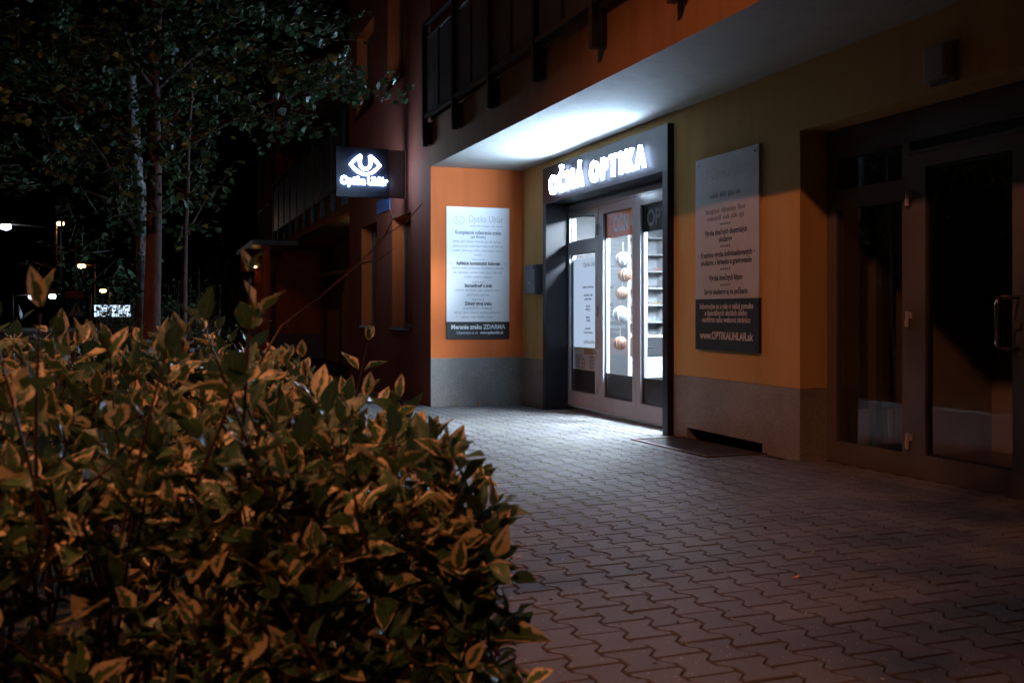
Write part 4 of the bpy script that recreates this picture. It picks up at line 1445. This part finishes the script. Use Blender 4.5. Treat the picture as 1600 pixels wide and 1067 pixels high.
def shoot(tip, direction, length, size, npairs, outer, stem=True):
    """one shoot: a red twig with opposite leaf pairs, turned a quarter from pair to pair"""
    d = Vector(direction).normalized()
    tip = Vector(tip)
    base = tip - d * length + Vector((random.uniform(-.03, .03), random.uniform(-.03, .03), -0.12 * length))
    mid = (base + tip) / 2 + Vector((random.uniform(-.015, .015), random.uniform(-.015, .015), random.uniform(-.01, .01)))

    def at(s):
        return base * (1 - s) ** 2 + mid * 2 * s * (1 - s) + tip * s * s
    if stem:
        stems.tube([at(0), at(0.35), at(0.7), at(1.0)], [0.0042, 0.0034, 0.0026, 0.0016], 5, cap=False)
    a0 = random.uniform(0, math.pi)
    for k in range(npairs):
        s = 1.0 - 0.80 * (k / max(1, npairs - 1)) ** 1.0
        p = at(s)
        tan = (at(min(1, s + 0.05)) - at(s - 0.05)).normalized()
        ang = a0 + k * math.pi / 2 + random.uniform(-.25, .25)
        e1, e2, e3 = frame_of(tan, Vector((0.13, 0.2, 1)))
        opening = (0.45 if k == 0 else 0.85 if k == 1 else 1.15) + random.uniform(-.2, .25)
        sc = size * ((0.62 if k == 0 else 0.9 if k == 1 else 1.0) * random.uniform(0.78, 1.15))
        for side in (0, math.pi):
            rad = e2 * math.cos(ang + side) + e3 * math.sin(ang + side)
            ld_ = (tan * math.cos(opening) + rad * math.sin(opening)).normalized()
            ld_ = (ld_ + Vector((0, 0, -0.10 if k > 1 else 0.05))).normalized()
            # the upper side of a leaf faces the shoot tip and the sky
            upv = (tan * 0.8 + Vector((0, 0, 0.7))).normalized()
            X_, Y_, Z_ = frame_of(ld_, upv)
            roll = random.gauss(0, 0.35)
            Y2 = Y_ * math.cos(roll) + Z_ * math.sin(roll)
            Z2 = X_.cross(Y2)
            M4 = Matrix(((X_.x * sc, Y2.x * sc, Z2.x * sc, p.x + ld_.x * 0.012), (X_.y * sc, Y2.y * sc, Z2.y * sc, p.y + ld_.y * 0.012), (X_.z * sc, Y2.z * sc, Z2.z * sc, p.z + ld_.z * 0.012), (0, 0, 0, 1)))
            leaves.append((M4, random.randrange(len(HI)), outer))


def rnd_dir(n, spread):
    return (Vector(n) + Vector((random.gauss(0, spread), random.gauss(0, spread), random.gauss(0, spread)))).normalized()


def lump(a, b):
    return 0.07 * math.sin(4.3 * a + 1.3 * b) + 0.05 * math.sin(9.1 * a - 5 * b) + random.gauss(0, 0.035)


def edge_x(z):
    """the side of the shrub leans in towards the top"""
    return XR + 0.08 - 0.13 * max(0.0, min(1.0, z)) ** 2


# top
for _ in range(720):
    x, y = random.uniform(XL, XR + 0.02), random.uniform(YF, YB)
    if x < -1.1 and random.random() < 0.6:
        continue
    z = surf(x, y) + random.gauss(0.02, 0.04) - 0.03 * max(0, (x - XR + 0.45) / 0.4) ** 2 - 0.08 * max(0, (YF + 0.3 - y) / 0.3) ** 2
    shoot((x, y, z), rnd_dir((0.08, -0.05, 1.0), 0.36), random.uniform(0.16, 0.28), random.choice((0.075, 0.10, 0.115, 0.135)) * random.uniform(0.9, 1.08), random.choice((3, 3, 4)), True)
# front side
for _ in range(420):
    x, z = random.uniform(XL + 0.6, XR + 0.05), 0.05 + 0.88 * random.random() ** 0.8
    if x > edge_x(z):
        continue
    y = YF + lump(x, z) - 0.06 * math.sin(math.pi * z)
    shoot((x, y, z), rnd_dir((-0.10, -0.65, 0.90), 0.40), random.uniform(0.15, 0.26), random.choice((0.07, 0.095, 0.105, 0.12)) * random.uniform(0.9, 1.08), random.choice((3, 3, 4)), True)
# right side, along the paving
for _ in range(470):
    y, z = random.uniform(YF - 0.05, YB), 0.04 + 0.86 * random.random() ** 0.8
    x = edge_x(z) + lump(y, z) - 0.02
    shoot((x, y, z), rnd_dir((0.50, -0.40, 0.85), 0.40), random.uniform(0.15, 0.26), random.choice((0.075, 0.10, 0.115, 0.13)) * random.uniform(0.9, 1.08), random.choice((3, 3, 4)), True)
# inner layer, shaded
for _ in range(320):
    x, y, z = random.uniform(-1.2, XR - 0.15), random.uniform(YF + 0.12, YB), random.uniform(0.12, 0.80)
    if x > edge_x(z) - 0.1 or not (y < YF + 0.45 or x > XR - 0.6 or z > 0.62):
        continue
    shoot((x, y, z), rnd_dir((0.2, -0.3, 0.8), 0.6), 0.2, random.uniform(0.09, 0.12), 3, False)
# tall sprigs that stand out above the mass
for (tx, ty, tz, dx, dy, L_, s_, n_) in ((0.175, 1.985, 1.27, 0.1, 0, 0.36, 0.085, 4), (0.09, 1.95, 1.175, -0.35, 0, 0.30, 0.115, 3), (0.19, 2.02, 1.185, 0.4, 0, 0.30, 0.115, 3),
                                         (-0.185, 1.90, 1.20, -0.05, 0, 0.32, 0.115, 3), (-0.26, 1.92, 1.17, -0.2, 0, 0.32, 0.10, 3), (0.69, 3.38, 1.10, 0.3, 0, 0.34, 0.115, 4),
                                         (0.02, 2.0, 1.12, 0.2, 0, 0.3, 0.11, 3), (-0.08, 2.1, 1.10, -0.2, 0, 0.3, 0.11, 3), (0.30, 2.5, 1.06, 0.1, 0, 0.3, 0.11, 3), (0.42, 3.0, 1.06, 0.0, 0, 0.3, 0.11, 3),
                                         (0.80, 2.50, 0.74, 0.9, -0.1, 0.30, 0.125, 3), (0.72, 2.70, 0.84, 0.7, -0.1, 0.30, 0.11, 3), (0.90, 2.66, 0.24, 1.2, -0.1, 0.34, 0.11, 3), (0.62, 3.1, 0.93, 0.5, 0, 0.3, 0.12, 3)):
    shoot((tx, ty, tz), (dx, dy, 1.0), L_, s_, n_, True)
# bare twigs and canes
for pts in ([(0.30, 3.55, 0.95), (0.435, 3.67, 1.154), (0.60, 3.80, 1.27), (0.78, 3.98, 1.40), (0.914, 4.135, 1.524), (1.03, 4.21, 1.60), (1.117, 4.274, 1.686)],
            [(0.914, 4.135, 1.524), (0.955, 4.15, 1.60), (0.94, 4.17, 1.66)], [(0.78, 3.98, 1.40), (0.86, 3.99, 1.42), (0.93, 4.0, 1.47)],
            ):
    stems.tube(pts, list(np.linspace(0.0048, 0.0018, len(pts))), 6, cap=False)
for _ in range(90):
    x, y = random.uniform(-1.2, XR - 0.1), random.uniform(YF + 0.15, YB - 0.2)
    stems.tube([(x, y, gz(y) - 0.06), (x + random.uniform(-.05, .05), y + random.uniform(-.05, .05), 0.35), (x + random.uniform(-.15, .15), y + random.uniform(-.15, .15), 0.85)], [0.009, 0.007, 0.004], 5, cap=False)
tag(stems.build('stems', M_STEM, shrub, smooth=True), kind='stuff')

order = sorted([i for i, (M4, v, o_) in enumerate(leaves) if o_ and shows(M4[0][3], M4[1][3], M4[2][3], 0.50, -0.36, 0.3)],
               key=lambda i: to_cam(leaves[i][0][0][3], leaves[i][0][1][3])[0] / leaves[i][0].to_scale().x)
single = set(order[:300])
for i in order[:300]:
    M4, v, _o = leaves[i]
    o = bpy.data.objects.new('leaf', HI_MESH[v])
    o.parent = shrub
    MM = M4.copy()
    MM.translation -= SB
    o.matrix_local = MM
    col.objects.link(o)


def joined(items, bank, off):
    VV, UU, FF = [], [], []
    b = 0
    for M4, v in items:
        gv, gu, gf = bank[v]
        A = np.array(M4)
        VV.append(gv @ A[:3, :3].T + A[:3, 3] - off)
        UU.append(gu)
        FF.append(np.array(gf) + b)
        b += len(gv)
    return np.concatenate(VV), np.concatenate(UU), np.concatenate(FF)


def fast_mesh(name, V, UV, F, mat):
    me = bpy.data.meshes.new(name)
    me.vertices.add(len(V)); me.vertices.foreach_set('co', np.asarray(V, dtype=np.float32).ravel())
    nf, k = F.shape
    me.loops.add(nf * k); me.loops.foreach_set('vertex_index', F.astype(np.int32).ravel())
    me.polygons.add(nf)
    me.polygons.foreach_set('loop_start', np.arange(0, nf * k, k, dtype=np.int32))
    me.polygons.foreach_set('use_smooth', np.ones(nf, dtype=bool))
    if UV is not None:
        lay = me.uv_layers.new(name='UVMap')
        lay.data.foreach_set('uv', np.asarray(UV, dtype=np.float32)[F.ravel()].ravel())
    me.materials.append(mat)
    me.update(calc_edges=True)
    me.validate()
    return me


V_, U_, F_ = joined([(l[0], l[1]) for i, l in enumerate(leaves) if i not in single], LO, np.array(SB))
o = bpy.data.objects.new('foliage', fast_mesh('foliage', V_, U_, F_, M_LEAF))
o.parent = shrub
col.objects.link(o)
tag(o, kind='stuff')

# ================================================================== trees behind the shrub
def tree_leaf_material(name, a, b, gloss=0.35):
    t = NT(name)
    ge = t.n('ShaderNodeNewGeometry')
    c = t.ramp(ge.outputs['Random Per Island'], [(0.0, a), (0.6, b), (1.0, tuple(min(1, x * 1.7) for x in b))])
    p = t.principled(c, gloss, spec=0.25)
    tl = t.n('ShaderNodeBsdfTranslucent')
    t.l(c, tl.inputs['Color'])
    mx = t.n('ShaderNodeMixShader')
    mx.inputs[0].default_value = 0.25
    t.l(p.outputs[0], mx.inputs[1]); t.l(tl.outputs[0], mx.inputs[2])
    return t.finish(mx)


M_TLEAF = tree_leaf_material('tree_leaf', (0.016, 0.034, 0.013), (0.032, 0.062, 0.026), 0.45)
M_HLEAF = tree_leaf_material('hedge_leaf', (0.025, 0.05, 0.018), (0.05, 0.09, 0.03))


def bark(name, a, b, scale=14):
    t = NT(name)
    pos = t.pos()
    mp = t.n('ShaderNodeMapping')
    mp.inputs['Scale'].default_value = (1, 1, 0.35)
    t.l(pos, mp.inputs['Vector'])
    n = t.noise(scale, 6, 0.7, mp.outputs[0])
    return t.finish(t.principled(t.ramp(n, [(0.35, a), (0.65, b)]), 0.8, spec=0.25, bump=n, bump_d=0.02, bump_s=0.8))


M_BARK_RED = bark('brown_bark', (0.025, 0.011, 0.008), (0.06, 0.026, 0.020), 22)
M_BARK_PALE = bark('pale_flaking_bark', (0.05, 0.047, 0.042), (0.32, 0.30, 0.27), 26)


def hexleaf(k):
    """small pointed lobed leaf of two folded halves"""
    f = 0.25 + 0.2 * (k % 3)
    c = -0.1 * (k % 2)
    v = np.array([(0, 0, 0), (0.35, 0, 0.03), (0.7, 0, c), (1.0, 0, c * 2.2), (0.18, 0.34, f * 0.34), (0.55, 0.42, f * 0.42), (0.80, 0.2, f * 0.2 + c), (0.18, -0.34, f * 0.34), (0.55, -0.42, f * 0.42), (0.80, -0.2, f * 0.2 + c)])
    fs = [(0, 1, 5, 4), (1, 2, 6, 5), (2, 3, 3, 6), (1, 0, 7, 8), (2, 1, 8, 9), (3, 2, 9, 9)]
    return v, np.array([(0.5, 0.5)] * 10), [(0, 1, 5, 4), (1, 2, 6, 5), (0, 7, 8, 1), (1, 8, 9, 2)]


HEX = [hexleaf(k) for k in range(6)]


def rand_frame(p, s, droop=0.25):
    d = Vector((random.gauss(0, 1), random.gauss(0, 1), random.gauss(-droop, 0.55)))
    X_, Y_, Z_ = frame_of(d, Vector((random.gauss(0, 0.45), random.gauss(0, 0.45), 1)))
    return Matrix(((X_.x * s, Y_.x * s, Z_.x * s, p[0]), (X_.y * s, Y_.y * s, Z_.y * s, p[1]), (X_.z * s, Y_.z * s, Z_.z * s, p[2]), (0, 0, 0, 1)))


def tree(name, base, top, r0, label, barkm, limbs, clumps, leaf, n_per, leafm, bend=(0, 0)):
    base = Vector(base); top = Vector(top)
    root = empty(name, tuple(base), label, 'tree', 'trees behind the shrub')
    pts, rs = [], []
    for k in range(9):
        s = k / 8
        p = base.lerp(top, s) + Vector((bend[0] * math.sin(s * math.pi), bend[1] * math.sin(s * math.pi), 0)) + Vector((random.gauss(0, .012), random.gauss(0, .012), 0))
        pts.append(p)
        rs.append(r0 * (1.25 if k == 0 else 1.0) * (1 - 0.62 * s))
    MB().tube(pts, rs, 14).build('trunk', barkm, root, smooth=True)
    lm = MB()
    for (s, ex, ey, ez) in limbs:
        k = min(7, int(s * 8))
        a = pts[k]
        b = Vector((ex, ey, ez))
        mid = a.lerp(b, 0.5) + Vector((0, 0, 0.18))
        MB().tube([a, a.lerp(mid, 0.6), mid, mid.lerp(b, 0.55) + Vector((0, 0, 0.05)), b], [rs[k] * 0.5, rs[k] * 0.38, rs[k] * 0.26, rs[k] * 0.16, 0.006], 7, cap=False).build('limb', M_BARK_RED, root, smooth=True)
    items = []
    for (cx, cy, cz, rx, ry, rzz, dens) in clumps:
        ns = max(3, int(n_per * dens / 9))
        for _ in range(ns):
            # a spray: a thin twig with leaves along it
            th, ph, rr = random.uniform(0, 2 * math.pi), random.uniform(-1, 1), random.random() ** 0.45
            q = math.sqrt(1 - ph * ph)
            c = Vector((cx + rx * rr * q * math.cos(th), cy + ry * rr * q * math.sin(th), cz + rzz * rr * ph))
            out = (c - Vector((cx, cy, cz - 0.3))).normalized() + Vector((random.gauss(0, .4), random.gauss(0, .4), random.gauss(-.15, .3)))
            out.normalize()
            e = c + out * random.uniform(0.2, 0.42)
            lm.tube([c, e], [0.004, 0.0015], 3, cap=False)
            for j in range(9):
                p = c.lerp(e, j / 8) + Vector((random.gauss(0, .035), random.gauss(0, .035), random.gauss(-.02, .03)))
                items.append((rand_frame(p, leaf * random.uniform(0.65, 1.2)), random.randrange(6)))
    tag(lm.build('twigs', barkm, root, smooth=True), kind='stuff')
    V, U, F = joined(items, HEX, np.array(base))
    o = bpy.data.objects.new('crown', fast_mesh('crown', V, None, F, leafm))
    o.parent = root
    col.objects.link(o)
    tag(o, kind='stuff')
    return root


tree('street_tree', (0.0, 9.56, gz(9.56) - 0.06), (0.02, 9.6, 5.2), 0.090, 'dark leafy street tree with a straight reddish brown trunk', M_BARK_RED,
     [(0.55, 1.75, 9.0, 3.25), (0.6, 1.2, 9.2, 2.95), (0.7, 1.3, 9.4, 4.1), (0.6, -1.4, 9.7, 3.2), (0.75, -1.2, 9.0, 4.2), (0.8, 0.4, 10.9, 4.6), (0.5, 0.25, 9.3, 2.9), (0.65, -0.6, 8.7, 3.5)],
     [(1.15, 9.0, 3.25, 0.75, 0.4, 0.14, 0.8), (1.75, 8.95, 3.20, 0.25, 0.25, 0.12, 0.28), (0.85, 9.1, 2.85, 0.45, 0.3, 0.10, 0.35), (0.95, 9.2, 3.85, 0.7, 0.6, 0.3, 1.1), (0.1, 9.4, 3.35, 0.75, 0.8, 0.5, 1.5),
      (-0.7, 9.4, 3.15, 0.8, 0.7, 0.5, 1.4), (-1.3, 9.6, 3.6, 0.8, 0.9, 0.7, 1.3), (-0.3, 9.5, 4.4, 1.3, 1.2, 0.6, 2.2), (0.6, 9.6, 4.7, 1.1, 1.1, 0.6, 1.6), (0.1, 9.3, 2.45, 0.35, 0.3, 0.45, 0.45), (-0.5, 9.3, 2.5, 0.35, 0.3, 0.2, 0.35),
      (-0.2, 9.6, 5.4, 1.2, 1.2, 0.7, 1.3), (0.45, 9.2, 2.35, 0.15, 0.15, 0.5, 0.15),
      (-1.0, 8.3, 4.9, 0.9, 0.8, 0.5, 2.2), (0.2, 8.0, 5.0, 0.8, 0.7, 0.5, 1.8), (-1.6, 8.9, 4.4, 0.7, 0.8, 0.6, 1.4), (1.2, 8.4, 4.9, 0.7, 0.8, 0.5, 1.3)],  # clumps above the view, added to shade trunk, lower leaves and pier
     0.085, 470, M_TLEAF)
tree('street_tree', (-0.06, 12.9, gz(12.9) - 0.06), (-0.30, 12.9, 4.4), 0.13, 'slim tree with pale flaking bark just left of the reddish trunk', M_BARK_PALE,
     [(0.6, -1.0, 12.8, 3.6), (0.7, 0.5, 12.7, 3.9), (0.5, -0.9, 12.6, 2.6)],
     [(-0.4, 12.8, 3.9, 1.1, 0.9, 0.6, 1.3), (-1.0, 12.7, 3.0, 0.7, 0.6, 0.5, 0.8), (0.2, 12.6, 2.6, 0.5, 0.4, 0.5, 0.5), (-0.35, 12.6, 2.2, 0.35, 0.3, 0.6, 0.5), (-0.8, 12.5, 1.7, 0.4, 0.4, 0.4, 0.4)],
     0.085, 360, M_TLEAF, bend=(0.05, 0))
tree('street_tree', (0.26, 11.5, gz(11.5) - 0.06), (0.40, 11.6, 4.2), 0.045, 'thin sapling stem right of the reddish trunk', M_BARK_RED,
     [(0.6, 0.8, 11.5, 2.6)], [(0.5, 11.5, 3.6, 0.6, 0.5, 0.5, 0.5), (0.75, 11.5, 2.5, 0.4, 0.3, 0.12, 0.12)], 0.08, 300, M_TLEAF)

shade = tree('street_tree', (-1.25, 3.4, gz(3.4) - 0.06), (-0.35, 3.7, 4.3), 0.06, 'unseen leaning tree added left of the view to shade the paving', M_BARK_PALE,  # unseen tree, added so its crown shades the right-hand paving
             [(0.8, 0.5, 3.4, 4.5), (0.85, 0.4, 4.6, 4.6), (0.85, 0.9, 3.9, 4.7)],
             [(0.10, 2.3, 4.5, 0.6, 0.6, 0.3, 1.5), (0.45, 3.1, 4.55, 0.65, 0.6, 0.3, 1.8), (0.95, 3.9, 4.6, 0.5, 0.5, 0.3, 1.2), (1.0, 2.9, 4.6, 0.6, 0.7, 0.3, 1.3), (0.6, 1.8, 4.5, 0.7, 0.7, 0.3, 1.8), (-0.12, 2.75, 4.5, 0.42, 0.45, 0.3, 1.0)], 0.085, 380, M_TLEAF)

tree('street_tree', (1.6, -1.9, gz(-1.9) - 0.06), (0.9, -1.6, 4.3), 0.06, 'unseen young tree added behind the camera to block lamp light', M_BARK_PALE,  # added out of view; crown blocks the second lamp from the right paving
     [(0.8, 0.1, -1.3, 4.5), (0.85, 1.6, -1.4, 4.6), (0.85, 0.6, -2.3, 4.7)],
     [(0.30, -1.4, 4.5, 0.7, 0.8, 0.3, 1.7), (1.1, -1.3, 4.6, 0.8, 0.9, 0.35, 1.8), (0.8, -2.1, 4.7, 0.8, 0.7, 0.3, 1.3), (1.7, -1.7, 4.6, 0.6, 0.7, 0.3, 1.0), (-0.12, -1.6, 4.5, 0.42, 0.6, 0.3, 1.1)], 0.085, 380, M_TLEAF)


def hedge(x0, x1, y0, y1, h, n, label):
    root = empty('hedge', ((x0 + x1) / 2, (y0 + y1) / 2, gz(y0) - 0.05), label, 'hedge')
    items = []
    tw = MB()
    for _ in range(n):
        x, y = random.uniform(x0, x1), random.uniform(y0, y1)
        hh = h * (0.75 + 0.25 * math.sin(3.1 * x) * math.cos(2.3 * y) + random.gauss(0, 0.12))
        z0 = gz(y) - 0.05
        lean = Vector((random.gauss(0, .12), random.gauss(0, .12), 0))
        tw.tube([(x, y, z0), (x + lean.x, y + lean.y, hh)], [0.007, 0.002], 4, cap=False)
        for j in range(16):
            s = random.uniform(0.15, 1)
            p = (x + lean.x * s + random.gauss(0, .05), y + lean.y * s + random.gauss(0, .05), z0 + (hh - z0) * s)
            items.append((rand_frame(p, random.uniform(0.035, 0.06), -0.3), random.randrange(6)))
    tag(tw.build('stems', M_STEM, root), kind='stuff')
    V, U, F = joined(items, HEX, np.array(root.location))
    o = bpy.data.objects.new('foliage', fast_mesh('foliage', V, None, F, M_HLEAF))
    o.parent = root
    col.objects.link(o)
    tag(o, kind='stuff')


hedge(-0.78, 0.85, 13.6, 16.0, 1.55, 300, 'dark small leaved hedge behind the tree trunks')
hedge(0.9, 2.1, 22.0, 24.0, 2.3, 180, 'dark leafy hedge at the foot of the far facade')

# ================================================================== litter and weeds on the paving
def bit(name, x, y, pts, col_, label, cat, h=0.004, group=None):
    z = gz(y) + 0.0045
    m = MB()
    n = len(pts)
    top = [(x + a, y + b, z + h + 0.004 * math.sin(7 * a * 40)) for a, b in pts]
    bot = [(x + a, y + b, z) for a, b in pts]
    m.poly(top)
    for i in range(n):
        j = (i + 1) % n
        m.poly([top[j], top[i], bot[i], bot[j]])
    tag(m.build(name, simple(name + '_paint', col_, 0.7)), label, cat, group)


bit('paper_scrap', 1.61, 4.98, [(-0.012, -0.006), (0.010, -0.009), (0.013, 0.006), (-0.006, 0.010)], (0.75, 0.76, 0.80), 'tiny white paper scrap, farther of two on the dark pavers', 'litter', group='litter on the paving')
bit('paper_scrap', 1.60, 4.36, [(-0.011, -0.005), (0.012, -0.004), (0.008, 0.007), (-0.009, 0.006)], (0.70, 0.70, 0.76), 'tiny white paper scrap, nearer of two on the dark pavers', 'litter', group='litter on the paving')
bit('dry_leaf', 2.58, 3.59, [(-0.022, -0.003), (-0.008, -0.009), (0.012, -0.006), (0.026, 0.002), (0.010, 0.008), (-0.010, 0.006)], (0.55, 0.22, 0.10), 'small curled orange dry leaf alone on the dark paving at right', 'leaf', 0.006)
bit('cigarette_butt', 2.95, 3.95, [(-0.018, -0.003), (0.018, -0.001), (0.018, 0.005), (-0.018, 0.003)], (0.6, 0.55, 0.45), 'pale cigarette end on the dark paving at far right', 'litter', 0.006)
bit('dry_leaf', 4.16, 12.86, [(-0.012, -0.03), (0.004, -0.034), (0.014, 0.0), (0.004, 0.03), (-0.010, 0.02)], (0.02, 0.015, 0.012), 'dark withered leaf at the foot of the orange wall', 'leaf', 0.06)
M_GRASS = tree_leaf_material('weed_blade', (0.06, 0.09, 0.02), (0.14, 0.19, 0.05), 0.5)
m = MB()
for _ in range(210):
    x = 0.95 + PITCH * random.randrange(4, 22)
    y = random.choice((0, 0.1)) + PL * random.randrange(22, 64)
    if random.random() > 0.35 + 0.65 * (0.5 + 0.5 * math.sin(2.1 * x + 1.3 * y)) or x > 4.1:
        continue
    for k in range(random.randrange(3, 8)):
        a = random.uniform(0, 2 * math.pi)
        bx, by = x + random.gauss(0, .008), y + random.gauss(0, .012)
        r_, h_ = random.uniform(0.004, 0.018), random.uniform(0.006, 0.02)
        ca, sa = math.cos(a), math.sin(a)
        z = gz(by)
        m.poly([(bx - sa * .0015, by + ca * .0015, z - .004), (bx + sa * .0015, by - ca * .0015, z - .004), (bx + ca * r_, by + sa * r_, z + h_)])
weeds = tag(m.build('joint_weeds', M_GRASS), 'tiny grass blades and moss sprouting in the paver joints', 'weeds', kind='stuff')
m = MB()
for _ in range(420):
    x, y = random.uniform(1.0, 4.7), random.uniform(2.2, 12.8)
    if 4.1 < x and 7.0 < y < 8.65:
        continue
    s_ = random.uniform(0.002, 0.006)
    z = gz(y) + 0.0035
    a = random.uniform(0, 6.28)
    P_ = [(x + s_ * math.cos(a + q * 1.571) * (1.6 if q % 2 else 1), y + s_ * math.sin(a + q * 1.571) * (1.6 if q % 2 else 1), z) for q in range(4)]
    k_ = random.choice((0, 0, 0, 1, 1, 2))
    m.poly([(p_[0], p_[1], z + s_ * 0.6) for p_ in P_], k_)
    for q in range(4):
        m.poly([(P_[(q + 1) % 4][0], P_[(q + 1) % 4][1], z + s_ * 0.6), (P_[q][0], P_[q][1], z + s_ * 0.6), P_[q], P_[(q + 1) % 4]], k_)
tag(m.build('grit', [simple('dark_crumb', (0.015, 0.012, 0.01), 0.9), simple('leaf_crumb', (0.10, 0.05, 0.02), 0.8), simple('pale_grit', (0.45, 0.44, 0.43), 0.7)]), 'crumbs of grit and leaf litter scattered over the paving', 'grit', kind='stuff')
wd = empty('weed_tuft', (3.86, 12.96, gz(12.9)), 'small green weed tuft at the foot of the orange wall', 'weed')
m = MB()
for k in range(26):
    a = random.uniform(0, 2 * math.pi)
    bx, by = 3.86 + random.gauss(0, .03), 12.94 + random.gauss(0, .012)
    r_, h_ = random.uniform(0.01, 0.05), random.uniform(0.02, 0.07)
    z = gz(by)
    m.poly([(bx - .003, by, z - .003), (bx + .003, by, z - .003), (bx + math.cos(a) * r_, by + math.sin(a) * r_ * 0.5, z + h_)])
m.build('blades', M_GRASS, wd)
